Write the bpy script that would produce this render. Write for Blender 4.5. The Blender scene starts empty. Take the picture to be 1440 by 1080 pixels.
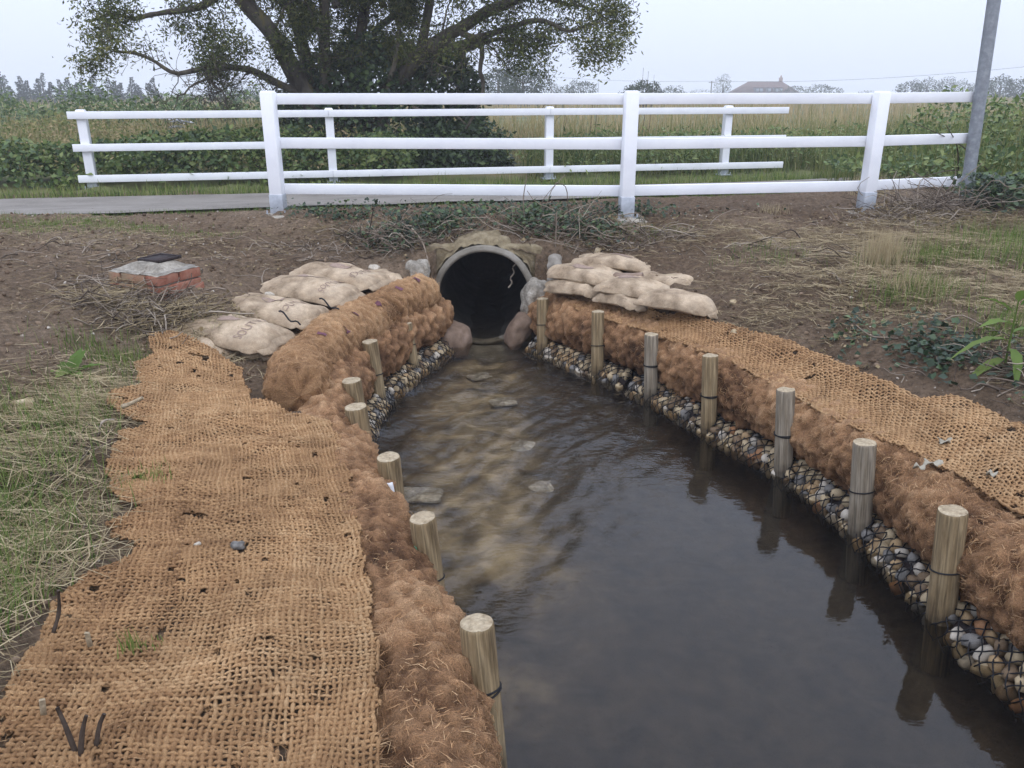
import bpy, math, numpy as np
from mathutils import Vector, Matrix
rng = np.random.default_rng(7)
sc = bpy.context.scene
R = math.radians
# ------------------------------------------------------------------ camera, world, sun, exposure
cam_d = bpy.data.cameras.new("camera"); cam = bpy.data.objects.new("camera", cam_d)
sc.collection.objects.link(cam); sc.camera = cam
cam_d.sensor_width = 36; cam_d.lens = 28.4; cam_d.clip_end = 2500; cam_d.clip_start = .05
CAMH, PITCH, FPX = 2.0, R(19.85), 1136.
cam.location = (0, 0, CAMH); cam.rotation_euler = (R(90)-PITCH, 0, 0)
w = bpy.data.worlds.new("World"); sc.world = w; w.use_nodes = True
nt = w.node_tree; bg = nt.nodes['Background']
sky = nt.nodes.new('ShaderNodeTexSky'); sky.sky_type = 'NISHITA'; sky.sun_disc = False
sky.sun_elevation = R(55); sky.sun_rotation = R(200); sky.dust_density = 3
mx = nt.nodes.new('ShaderNodeMix'); mx.data_type = 'RGBA'; mx.inputs['Factor'].default_value = .88
mx.inputs['B'].default_value = (7.7, 8.45, 10.5, 1)          # even pale overcast
nt.links.new(sky.outputs[0], mx.inputs['A'])
tcw = nt.nodes.new('ShaderNodeTexCoord'); spw = nt.nodes.new('ShaderNodeSeparateXYZ'); nt.links.new(tcw.outputs['Generated'], spw.inputs[0])
mzw = nt.nodes.new('ShaderNodeMath'); mzw.operation = 'MAXIMUM'; nt.links.new(spw.outputs[2], mzw.inputs[0]); mzw.inputs[1].default_value = 0
maw = nt.nodes.new('ShaderNodeMath'); maw.operation = 'MULTIPLY_ADD'; nt.links.new(mzw.outputs[0], maw.inputs[0]); maw.inputs[1].default_value = 1.2; maw.inputs[2].default_value = .85
vmw = nt.nodes.new('ShaderNodeVectorMath'); vmw.operation = 'SCALE'; nt.links.new(mx.outputs['Result'], vmw.inputs[0]); nt.links.new(maw.outputs[0], vmw.inputs['Scale'])   # overcast: brighter towards the zenith
nt.links.new(vmw.outputs[0], bg.inputs[0])
bg.inputs[1].default_value = .122
sl = bpy.data.lights.new("sun", 'SUN'); sl.energy = .6; sl.angle = R(30); sl.color = (1, .96, .9)
so = bpy.data.objects.new("sun", sl); sc.collection.objects.link(so); so.rotation_euler = (R(35), 0, R(20))
vs = sc.view_settings; vs.view_transform = 'Standard'; vs.look = 'None'; vs.exposure = .1; vs.gamma = 1
vs.use_curve_mapping = False
sc.cycles.volume_bounces = 1

# ------------------------------------------------------------------ helpers
def ray(px, py):
    a = (px-720)/FPX; b = (540-py)/FPX
    return np.array([a, math.cos(PITCH)+b*math.sin(PITCH), -math.sin(PITCH)+b*math.cos(PITCH)])
def P(px, py, z):          # photo point -> place at height z
    r = ray(px, py); t = (z-CAMH)/r[2]; return np.array([r[0]*t, r[1]*t, z])
def PY(px, py, Y):         # photo point -> place at distance Y
    r = ray(px, py); t = Y/r[1]; return np.array([r[0]*t, Y, CAMH+r[2]*t])
def smooth(a, b, x):
    t = np.clip((x-a)/(b-a), 0, 1); return t*t*(3-2*t)
def hsh(i, j, k, s):
    n = (i*374761393 + j*668265263 + k*2147483647 + s*144665) & 0xffffffff
    n = ((n ^ (n >> 13))*1274126177) & 0xffffffff
    n = ((n ^ (n >> 16))*2246822519) & 0xffffffff
    return ((n ^ (n >> 15)) & 0xffffff)/float(0xffffff)
def vn(p, f=1., s=0):      # value noise in [-1,1]
    q = np.asarray(p, float)*f + 1000.; i = np.floor(q).astype(np.int64); t = q-i; t = t*t*(3-2*t)
    if q.shape[-1] == 2: i = np.concatenate([i, np.zeros_like(i[..., :1])], -1); t = np.concatenate([t, np.zeros_like(t[..., :1])], -1)
    x, y, z = i[..., 0], i[..., 1], i[..., 2]; a, b, c = t[..., 0], t[..., 1], t[..., 2]
    r = 0
    for dx in (0, 1):
        for dy in (0, 1):
            for dz in (0, 1):
                r = r + hsh(x+dx, y+dy, z+dz, s)*(a if dx else 1-a)*(b if dy else 1-b)*(c if dz else 1-c)
    return r*2-1
def fbm(p, f, o=3, s=0): return sum(vn(p, f*2**k, s+k)*.5**k for k in range(o))
def cell(p, f, s=0):       # distance to the nearest of a jittered lattice, 3D
    q = np.asarray(p, float)*f+500.; i = np.floor(q).astype(np.int64); best = np.full(q.shape[:-1], 9.)
    for dx in (-1, 0, 1):
        for dy in (-1, 0, 1):
            for dz in (-1, 0, 1):
                x, y, z = i[..., 0]+dx, i[..., 1]+dy, i[..., 2]+dz
                c = np.stack([x+hsh(x, y, z, s), y+hsh(x, y, z, s+1), z+hsh(x, y, z, s+2)], -1)
                best = np.minimum(best, ((c-q)**2).sum(-1))
    return np.sqrt(best)
def mesh(name, v, f, mat, rnd=None, smooth_=True, mats=None, mi=None):
    me = bpy.data.meshes.new(name); v = np.asarray(v, np.float32).reshape(-1, 3); f = np.asarray(f, np.int32)
    k = f.shape[1]
    me.vertices.add(len(v)); me.vertices.foreach_set('co', v.ravel())
    me.loops.add(f.size); me.loops.foreach_set('vertex_index', f.ravel())
    me.polygons.add(len(f)); me.polygons.foreach_set('loop_start', np.arange(0, f.size, k, dtype=np.int32))
    if smooth_: me.polygons.foreach_set('use_smooth', np.ones(len(f), bool))
    if mi is not None: me.polygons.foreach_set('material_index', np.asarray(mi, np.int32))
    for m in (mats or [mat]): me.materials.append(m)
    if rnd is not None:
        a = me.attributes.new('rnd', 'FLOAT', 'POINT'); a.data.foreach_set('value', np.asarray(rnd, np.float32).ravel())
    me.update(calc_edges=True); me.validate(); return me
def link(name, me, parent=None, label=None, cat=None, group=None, kind=None, loc=None):
    o = bpy.data.objects.new(name, me); sc.collection.objects.link(o)
    if parent is not None: o.parent = parent
    if loc is not None: o.location = loc
    if label: o['label'] = label
    if cat: o['category'] = cat
    if group: o['group'] = group
    if kind: o['kind'] = kind
    return o
def thing(name, label, cat, loc=(0, 0, 0), group=None): return link(name, None, None, label, cat, group, None, loc)
def obj(name, v, f, mat, parent=None, rnd=None, smooth_=True, **k):
    return link(name, mesh(name, v, f, mat, rnd, smooth_), parent, **k)
def grid_faces(n, m, wrap=False):
    i, j = np.meshgrid(np.arange(n-1), np.arange(m if wrap else m-1), indexing='ij'); j2 = (j+1) % m
    return np.stack([i*m+j, (i+1)*m+j, (i+1)*m+j2, i*m+j2], -1).reshape(-1, 4)
def ribbons(pts, wid, side):      # pts N,K,3; wid N,K; side N,3 -> quads
    N, K, _ = pts.shape; s = side[:, None, :]*wid[..., None]*.5
    v = np.stack([pts-s, pts+s], 2).reshape(-1, 3)
    b = (np.arange(N)[:, None]*K+np.arange(K-1)[None])*2
    f = np.stack([b, b+1, b+3, b+2], -1).reshape(-1, 4); return v, f
def tubes(pts, rad, sides=4, mask=None, up=(0.13, .21, .97)):
    N, K, _ = pts.shape; t = np.gradient(pts, axis=1); t /= np.linalg.norm(t, axis=-1, keepdims=True)+1e-9
    u = np.array(up); u = u/np.linalg.norm(u); par = np.abs(t@u) > .93
    uu = np.where(par[..., None], np.array([.9, .3, .1]), u)
    a = np.cross(t, uu); a /= np.linalg.norm(a, axis=-1, keepdims=True)+1e-9; b = np.cross(a, t)
    th = np.arange(sides)/sides*2*np.pi
    v = pts[:, :, None]+rad[:, :, None, None]*(np.cos(th)[None, None, :, None]*a[:, :, None]+np.sin(th)[None, None, :, None]*b[:, :, None])
    g = grid_faces(K, sides, True); f = (np.arange(N)[:, None, None]*K*sides+g[None])
    if mask is not None:
        ok = (mask[:, :-1] & mask[:, 1:]); f = f[np.repeat(ok, sides, axis=1)]
        used = np.unique(f); mp = np.zeros(N*K*sides, np.int64); mp[used] = np.arange(len(used))
        return v.reshape(-1, 3)[used], mp[f.reshape(-1, 4)], used//sides
    return v.reshape(-1, 3), f.reshape(-1, 4)
def leaves(c, d, n, L, W, fold=.25):   # rhombic leaves, 2 tris each
    s = np.cross(d, n); s /= np.linalg.norm(s, axis=-1, keepdims=True)+1e-9; L = np.broadcast_to(L, c.shape[:1])[:, None]; W = np.broadcast_to(W, c.shape[:1])[:, None]
    up = np.cross(s, d)
    m = c+d*L*.45
    v = np.stack([c, m+s*W*.5+up*W*fold, c+d*L, m-s*W*.5+up*W*fold], 1).reshape(-1, 3)
    b = np.arange(len(c))[:, None]*4
    f = np.concatenate([b+np.array([[0, 1, 2]]), b+np.array([[0, 2, 3]])], 0); return v, f
def rdir(n, zs=1.):
    d = rng.normal(size=(n, 3)); d[:, 2] *= zs; return d/np.linalg.norm(d, axis=1, keepdims=True)
def box(x0, x1, y0, y1, z0, z1):
    v = np.array([[x, y, z] for x in (x0, x1) for y in (y0, y1) for z in (z0, z1)], float)
    f = np.array([[0, 1, 3, 2], [4, 6, 7, 5], [0, 4, 5, 1], [2, 3, 7, 6], [0, 2, 6, 4], [1, 5, 7, 3]]); return v, f
def bev(o, wd=.006, seg=2):
    m = o.modifiers.new('bevel', 'BEVEL'); m.width = wd; m.segments = seg; m.limit_method = 'ANGLE'; return o
def cat_(parts):
    V, F, Rn, n = [], [], [], 0
    for p in parts:
        V.append(p[0]); F.append(np.asarray(p[1])+n); n += len(p[0])
        if len(p) > 2: Rn.append(p[2])
    return np.concatenate(V), np.concatenate(F), (np.concatenate(Rn) if Rn else None)
def poly(pts, step=.02):   # smooth resample of a 2D/3D polyline (Catmull-Rom)
    p = np.asarray(pts, float); q = np.vstack([2*p[0]-p[1], p, 2*p[-1]-p[-2]]); out = []
    for i in range(1, len(q)-2):
        n = 24; t = np.linspace(0, 1, n, endpoint=False)[:, None]; a, b, c, d = q[i-1:i+3]
        out.append(.5*(2*b+(c-a)*t+(2*a-5*b+4*c-d)*t*t+(3*b-a-3*c+d)*t**3))
    out = np.vstack(out+[p[-1:]]); s = np.r_[0, np.cumsum(np.linalg.norm(np.diff(out, axis=0), axis=1))]
    m = max(3, int(s[-1]/step)+1); ss = np.linspace(0, s[-1], m)
    return np.stack([np.interp(ss, s, out[:, k]) for k in range(out.shape[1])], -1), ss
def pip(x, y, pg):
    pg = np.asarray(pg); ins = np.zeros(np.shape(x), bool); n = len(pg)
    for i in range(n):
        x0, y0 = pg[i]; x1, y1 = pg[(i+1) % n]
        c = ((y0 > y) != (y1 > y)) & (x < (x1-x0)*(y-y0)/(y1-y0+1e-12)+x0); ins ^= c
    return ins
def dline(xy, pl):         # distance and nearest index to a dense polyline
    xy = np.asarray(xy); sh = xy.shape[:-1]; q = xy.reshape(-1, 2); D = np.empty(len(q)); I = np.empty(len(q), int)
    for k in range(0, len(q), 20000):
        d = ((q[k:k+20000, None]-pl[None])**2).sum(-1); I[k:k+20000] = d.argmin(1); D[k:k+20000] = np.sqrt(d.min(1))
    return D.reshape(sh), I.reshape(sh)

# ------------------------------------------------------------------ materials
def mat_(name, cols, attr=None, scale=6., detail=6, rough=.9, bump=.0, bscale=80., spec=.2, metal=0., stretch=None, extra=None, dist=0., transl=0.):
    m = bpy.data.materials.new(name); m.use_nodes = True; t = m.node_tree; n = t.nodes; L = t.links
    b = n['Principled BSDF']; b.inputs['Roughness'].default_value = rough; b.inputs['Metallic'].default_value = metal
    b.inputs['Specular IOR Level'].default_value = spec
    tc = n.new('ShaderNodeTexCoord'); src = tc.outputs['Object']
    if stretch:
        mp = n.new('ShaderNodeMapping'); mp.inputs['Scale'].default_value = stretch; L.new(src, mp.inputs[0]); src = mp.outputs[0]
    nz = n.new('ShaderNodeTexNoise'); nz.inputs['Scale'].default_value = scale; nz.inputs['Detail'].default_value = detail
    nz.inputs['Roughness'].default_value = .65; nz.inputs['Distortion'].default_value = dist; L.new(src, nz.inputs['Vector'])
    fac = nz.outputs['Fac']
    if attr:
        at = n.new('ShaderNodeAttribute'); at.attribute_name = attr
        ma = n.new('ShaderNodeMath'); ma.operation = 'MULTIPLY_ADD'; L.new(nz.outputs['Fac'], ma.inputs[0]); ma.inputs[1].default_value = .5; ma.inputs[2].default_value = -.25
        mb = n.new('ShaderNodeMath'); mb.operation = 'ADD'; L.new(at.outputs['Fac'], mb.inputs[0]); L.new(ma.outputs[0], mb.inputs[1]); fac = mb.outputs[0]
    r = n.new('ShaderNodeValToRGB'); L.new(fac, r.inputs[0]); e = r.color_ramp.elements
    k = len(cols); lo, hi = (.0, 1.) if attr else (.28, .72)
    while len(e) < k: e.new(.5)
    for i, c in enumerate(cols): e[i].position = lo+(hi-lo)*i/(k-1); e[i].color = (*c, 1)
    L.new(r.outputs[0], b.inputs['Base Color'])
    if bump:
        n2 = n.new('ShaderNodeTexNoise'); n2.inputs['Scale'].default_value = bscale; n2.inputs['Detail'].default_value = 8; n2.inputs['Roughness'].default_value = .7
        L.new(src, n2.inputs['Vector']); bp = n.new('ShaderNodeBump'); bp.inputs['Strength'].default_value = bump; bp.inputs['Distance'].default_value = .02
        L.new(n2.outputs['Fac'], bp.inputs['Height']); L.new(bp.outputs[0], b.inputs['Normal'])
    if transl:
        tr = n.new('ShaderNodeBsdfTranslucent'); L.new(r.outputs[0], tr.inputs[0]); ms = n.new('ShaderNodeMixShader'); ms.inputs[0].default_value = transl
        L.new(b.outputs[0], ms.inputs[1]); L.new(tr.outputs[0], ms.inputs[2]); L.new(ms.outputs[0], n['Material Output'].inputs[0])
    if extra: extra(m, n, L, b, r, tc)
    return m
def speck(col, scale, thr, seed=0.):   # small flecks (stones, chips) mixed over the base colour
    def fn(m, n, L, b, r, tc):
        mp = n.new('ShaderNodeMapping'); mp.inputs['Location'].default_value = (seed, seed, seed); L.new(tc.outputs['Object'], mp.inputs[0])
        wn = n.new('ShaderNodeTexNoise'); wn.inputs['Scale'].default_value = scale*1.3; L.new(mp.outputs[0], wn.inputs['Vector']); vm = n.new('ShaderNodeVectorMath'); vm.operation = 'MULTIPLY_ADD'; vm.inputs[1].default_value = (1.3/scale,)*3; L.new(wn.outputs['Color'], vm.inputs[0]); L.new(mp.outputs[0], vm.inputs[2])
        v = n.new('ShaderNodeTexVoronoi'); v.inputs['Scale'].default_value = scale; L.new(vm.outputs[0], v.inputs['Vector'])
        sp = n.new('ShaderNodeSeparateColor'); L.new(v.outputs['Color'], sp.inputs[0])
        a = n.new('ShaderNodeMath'); a.operation = 'LESS_THAN'; L.new(v.outputs['Distance'], a.inputs[0]); a.inputs[1].default_value = .26
        c = n.new('ShaderNodeMath'); c.operation = 'GREATER_THAN'; L.new(sp.outputs[0], c.inputs[0]); c.inputs[1].default_value = thr
        d = n.new('ShaderNodeMath'); d.operation = 'MULTIPLY'; L.new(a.outputs[0], d.inputs[0]); L.new(c.outputs[0], d.inputs[1])
        x = n.new('ShaderNodeMix'); x.data_type = 'RGBA'; L.new(d.outputs[0], x.inputs['Factor']); L.new(r.outputs[0], x.inputs['A']); x.inputs['B'].default_value = (*col, 1)
        L.new(x.outputs['Result'], b.inputs['Base Color'])
    return fn
MT = {}
def fine(scale, lo, hi, dist=0., a=.33, b_=.67):      # fine natural mottling of the colour
    def fn(m, n, L, b, r, tc):
        nz = n.new('ShaderNodeTexNoise'); nz.inputs['Scale'].default_value = scale; nz.inputs['Detail'].default_value = 6; nz.inputs['Roughness'].default_value = .7; nz.inputs['Distortion'].default_value = dist; L.new(tc.outputs['Object'], nz.inputs['Vector'])
        mr = n.new('ShaderNodeMapRange'); L.new(nz.outputs['Fac'], mr.inputs[0]); mr.inputs[1].default_value = a; mr.inputs[2].default_value = b_; mr.inputs[3].default_value = lo; mr.inputs[4].default_value = hi
        x = n.new('ShaderNodeVectorMath'); x.operation = 'SCALE'; L.new(b.inputs['Base Color'].links[0].from_socket, x.inputs[0]); L.new(mr.outputs[0], x.inputs['Scale']); L.new(x.outputs[0], b.inputs['Base Color'])
    return fn
def both(*fs): return lambda *a: [f(*a) for f in fs]
def _soil(m, n, L, b, r, tc):
    speck((.26, .215, .165), 55, .9)(m, n, L, b, r, tc)
    src = b.inputs['Base Color'].links[0].from_socket
    nz = n.new('ShaderNodeTexNoise'); nz.inputs['Scale'].default_value = 26; nz.inputs['Detail'].default_value = 8; nz.inputs['Roughness'].default_value = .75; L.new(tc.outputs['Object'], nz.inputs['Vector'])
    mr = n.new('ShaderNodeMapRange'); L.new(nz.outputs['Fac'], mr.inputs[0]); mr.inputs[1].default_value = .33; mr.inputs[2].default_value = .67; mr.inputs[3].default_value = .45; mr.inputs[4].default_value = 1.45
    x = n.new('ShaderNodeVectorMath'); x.operation = 'SCALE'; L.new(src, x.inputs[0]); L.new(mr.outputs[0], x.inputs['Scale']); L.new(x.outputs[0], b.inputs['Base Color'])
    for k in n:
        if k.type == 'BUMP': k.inputs['Distance'].default_value = .07
MT['soil'] = mat_('soil', [(.055, .035, .021), (.145, .097, .06), (.225, .16, .104), (.30, .228, .158)], attr='rnd', scale=3.2, detail=10, bump=1., bscale=30, rough=.95, extra=_soil)
MT['clod'] = mat_('clod', [(.06, .039, .024), (.15, .102, .066), (.26, .19, .128)], attr='rnd', scale=30, bump=.5, rough=.95)
MT['pebble'] = mat_('pebble', [(.16, .12, .08), (.3, .25, .19), (.48, .43, .36)], attr='rnd', scale=60, bump=.2, bscale=150, rough=.7)
MT['straw'] = mat_('straw', [(.10, .07, .036), (.25, .19, .10), (.39, .31, .18), (.5, .42, .26)], attr='rnd', scale=10, rough=.7, transl=.25)
MT['grass'] = mat_('grass', [(.035, .065, .012), (.08, .14, .025), (.15, .22, .05), (.28, .3, .1)], attr='rnd', scale=4, rough=.6, transl=.35)
MT['meadow'] = mat_('meadow', [(.05, .085, .026), (.13, .17, .05), (.28, .255, .105), (.42, .32, .175)], attr='rnd', scale=.6, rough=.7, transl=.3)
MT['leaf'] = mat_('leaf', [(.022, .044, .014), (.06, .105, .03), (.115, .175, .048), (.2, .24, .07)], attr='rnd', scale=2, rough=.5, spec=.4, transl=.25)
MT['ivy'] = mat_('ivy', [(.015, .03, .014), (.03, .055, .024), (.06, .10, .035), (.12, .17, .05)], attr='rnd', scale=8, rough=.45, spec=.4, transl=.15)
MT['willow'] = mat_('willow', [(.03, .045, .015), (.08, .10, .03), (.145, .165, .048), (.24, .23, .075)], attr='rnd', scale=.7, rough=.55, transl=.4)
MT['bark'] = mat_('bark', [(.025, .02, .016), (.075, .063, .048), (.12, .105, .078), (.17, .14, .04)], scale=5, bump=.8, bscale=25, stretch=(1, 1, .35))
MT['twig'] = mat_('twig', [(.05, .036, .027), (.13, .10, .075), (.25, .2, .15), (.33, .28, .22)], attr='rnd', scale=20)
MT['coir_yarn'] = mat_('coir_yarn', [(.15, .075, .033), (.33, .185, .085), (.46, .275, .132), (.57, .37, .195)], attr='rnd', scale=45, bump=.8, bscale=260, rough=.9, extra=both(fine(170, .7, 1.4, 2.), fine(3.5, .82, 1.15)))
MT['coir'] = mat_('coir', [(.028, .014, .008), (.155, .08, .039), (.32, .178, .088), (.47, .29, .155)], attr='rnd', scale=22, bump=1., bscale=120, rough=.95, extra=both(fine(110, .35, 1.7, 3.), fine(9, .75, 1.25)))
MT['coir_tan'] = mat_('coir_tan', [(.05, .025, .012), (.2, .105, .048), (.38, .22, .108), (.52, .33, .175)], attr='rnd', scale=22, bump=1., bscale=120, rough=.95, extra=both(fine(110, .45, 1.55, 3.), fine(9, .8, 1.2)))
MT['fibre'] = mat_('fibre', [(.08, .038, .017), (.27, .14, .062), (.45, .26, .125), (.62, .42, .23)], attr='rnd', scale=30, rough=.8, transl=.15)
MT['burlap'] = mat_('burlap', [(.15, .103, .062), (.34, .255, .168), (.45, .35, .24), (.53, .425, .305)], scale=6, detail=8, bump=.6, bscale=140, rough=.95, extra=both(fine(9, .68, 1.2), fine(150, .85, 1.15)))
MT['print'] = mat_('print', [(.2, .14, .11), (.33, .25, .195)], scale=60, rough=.95)
MT['white_paint'] = mat_('white_paint', [(.74, .75, .78), (.81, .82, .84), (.85, .86, .87)], scale=3, rough=.55, bump=.12, bscale=14, spec=.35, stretch=(1, 1, 1))
MT['galv'] = mat_('galv', [(.33, .36, .4), (.46, .49, .53), (.56, .59, .63)], scale=14, rough=.5, metal=.35, spec=.4)
MT['pole'] = mat_('pole', [(.20, .215, .235), (.26, .28, .30), (.36, .38, .4)], scale=20, rough=.55, metal=.3, spec=.4)
MT['concrete'] = mat_('concrete', [(.17, .15, .12), (.3, .275, .235), (.43, .405, .36)], scale=7, detail=10, bump=.5, bscale=60)
MT['pipe'] = mat_('pipe', [(.10, .088, .068), (.2, .18, .145), (.3, .28, .24)], scale=5, detail=10, bump=.3, bscale=50)
MT['bore'] = mat_('pipe_bore', [(.012, .011, .01), (.03, .028, .024), (.05, .046, .04)], scale=6, detail=8, bump=.3, rough=.7)  # near-black lining: the darkness inside the pipe is put into its colour
MT['pale_concrete'] = mat_('pale_concrete', [(.2, .17, .13), (.36, .325, .265), (.52, .48, .41)], scale=16, detail=10, bump=.9, bscale=45, extra=both(fine(5, .6, 1.2), fine(60, .75, 1.2)))
MT['haunch'] = mat_('haunch', [(.12, .09, .055), (.25, .2, .12), (.36, .3, .2)], scale=12, detail=10, bump=1., bscale=60)
MT['redstone'] = mat_('redstone', [(.11, .075, .052), (.2, .14, .10), (.29, .215, .165)], scale=7, detail=8, bump=.4, bscale=50, rough=.75)
MT['brick'] = mat_('brick', [(.2, .075, .045), (.31, .13, .085), (.36, .2, .14)], scale=9, bump=.5, bscale=60)
MT['brick_worn'] = mat_('brick_worn', [(.22, .17, .11), (.32, .22, .14), (.34, .16, .1)], scale=7, bump=.5, bscale=60)
MT['mortar'] = mat_('mortar', [(.24, .215, .18), (.42, .39, .34)], scale=18, bump=.7, bscale=60)
MT['iron'] = mat_('iron', [(.018, .014, .014), (.05, .036, .034)], scale=20, rough=.7, bump=.3)
MT['black_cord'] = mat_('black_cord', [(.008, .008, .009), (.018, .018, .02)], scale=40, rough=.6)
MT['asphalt'] = mat_('asphalt', [(.15, .135, .115), (.21, .19, .165), (.26, .24, .21)], scale=1.6, detail=10, bump=.4, bscale=70, extra=speck((.30, .28, .25), 30, .75))
MT['roof'] = mat_('roof', [(.075, .04, .03), (.11, .062, .048), (.15, .09, .07)], scale=1.2, bump=.3, bscale=10)
MT['wall'] = mat_('house_wall', [(.2, .12, .09), (.27, .17, .13)], scale=2)
MT['window_frame'] = mat_('window_frame', [(.1, .09, .09), (.16, .15, .15)], scale=3)
MT['glass'] = mat_('glass', [(.25, .28, .33), (.33, .37, .43)], scale=1, rough=.15, spec=.5)
MT['far_leaf'] = mat_('far_leaf', [(.018, .03, .014), (.04, .058, .024), (.065, .085, .034)], attr='rnd', scale=.4, rough=.7)
MT['conifer'] = mat_('conifer', [(.012, .022, .016), (.025, .04, .028), (.04, .055, .036)], attr='rnd', scale=.4, rough=.8)
MT['deadleaf'] = mat_('dead_leaf', [(.2, .17, .12), (.34, .31, .24), (.42, .4, .33)], scale=25, rough=.8)
MT['whitetag'] = mat_('white_tag', [(.7, .7, .7), (.8, .8, .8)], scale=10, rough=.6)
MT['greenpaint'] = mat_('green_paint', [(.1, .36, .2), (.2, .5, .32)], scale=60, rough=.7)
MT['purple'] = mat_('purple_stain', [(.10, .045, .06), (.16, .07, .085)], scale=60, rough=.95)
STN = [mat_('flint_%s' % n, c, scale=18, bump=.2, rough=.8, spec=.15, extra=fine(40, .6, 1.05)) for n, c in [
    ('cream', [(.3, .21, .11), (.46, .36, .22), (.54, .45, .32)]), ('tan', [(.25, .16, .08), (.4, .27, .14), (.48, .37, .23)]), ('white', [(.4, .35, .27), (.54, .48, .39), (.62, .56, .48)]),
    ('grey', [(.1, .095, .085), (.19, .18, .165), (.32, .30, .27)]), ('rust', [(.22, .09, .04), (.34, .17, .08), (.44, .29, .17)]), ('brown', [(.1, .07, .04), (.19, .13, .08), (.3, .22, .14)])]]
def _wood(m, n, L, b, r, tc):     # darker wet band just above the water line, and grain
    sp = n.new('ShaderNodeSeparateXYZ'); L.new(tc.outputs['Object'], sp.inputs[0])
    nz = n.new('ShaderNodeTexNoise'); nz.inputs['Scale'].default_value = 14; L.new(tc.outputs['Object'], nz.inputs['Vector'])
    a = n.new('ShaderNodeMath'); a.operation = 'MULTIPLY_ADD'; L.new(nz.outputs['Fac'], a.inputs[0]); a.inputs[1].default_value = -.12; L.new(sp.outputs[2], a.inputs[2])
    mr = n.new('ShaderNodeMapRange'); L.new(a.outputs[0], mr.inputs[0]); mr.inputs[1].default_value = -.03; mr.inputs[2].default_value = .05; mr.inputs[3].default_value = .38; mr.inputs[4].default_value = 1
    x = n.new('ShaderNodeMix'); x.data_type = 'RGBA'; x.blend_type = 'MULTIPLY'; x.inputs['Factor'].default_value = 1; L.new(r.outputs[0], x.inputs['A']); L.new(mr.outputs[0], x.inputs['B'])
    L.new(x.outputs['Result'], b.inputs['Base Color'])
    mp = n.new('ShaderNodeMapping'); mp.inputs['Scale'].default_value = (60, 60, 2.2); L.new(tc.outputs['Object'], mp.inputs[0])
    g = n.new('ShaderNodeTexNoise'); g.inputs['Scale'].default_value = 1.6; g.inputs['Detail'].default_value = 5; g.inputs['Distortion'].default_value = .5; L.new(mp.outputs[0], g.inputs['Vector'])
    gr = n.new('ShaderNodeMapRange'); L.new(g.outputs['Fac'], gr.inputs[0]); gr.inputs[1].default_value = .35; gr.inputs[2].default_value = .65; gr.inputs[3].default_value = .55; gr.inputs[4].default_value = 1.2
    y = n.new('ShaderNodeVectorMath'); y.operation = 'SCALE'; L.new(x.outputs['Result'], y.inputs[0]); L.new(gr.outputs[0], y.inputs['Scale']); L.new(y.outputs[0], b.inputs['Base Color'])
MT['stake'] = mat_('stake_wood', [(.11, .07, .034), (.23, .165, .088), (.32, .24, .135), (.38, .30, .18)], scale=9, detail=10, bump=.5, bscale=30, stretch=(3, 3, .35), extra=_wood, rough=.8)
MT['stake_grey'] = mat_('stake_wood_grey', [(.12, .09, .06), (.23, .19, .135), (.31, .265, .2), (.37, .325, .255)], scale=9, detail=10, bump=.5, bscale=30, stretch=(3, 3, .35), extra=_wood, rough=.8)
MT['endgrain'] = mat_('end_grain', [(.22, .165, .10), (.36, .29, .19), (.46, .385, .27)], scale=40, detail=8, bump=.4, bscale=90, extra=fine(70, .7, 1.2))
MT['bed'] = mat_('stream_bed', [(.022, .017, .012), (.07, .053, .034), (.2, .155, .095), (.42, .34, .22)], attr='rnd', scale=14, detail=10, bump=1., bscale=40, rough=.8, extra=None)
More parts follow.
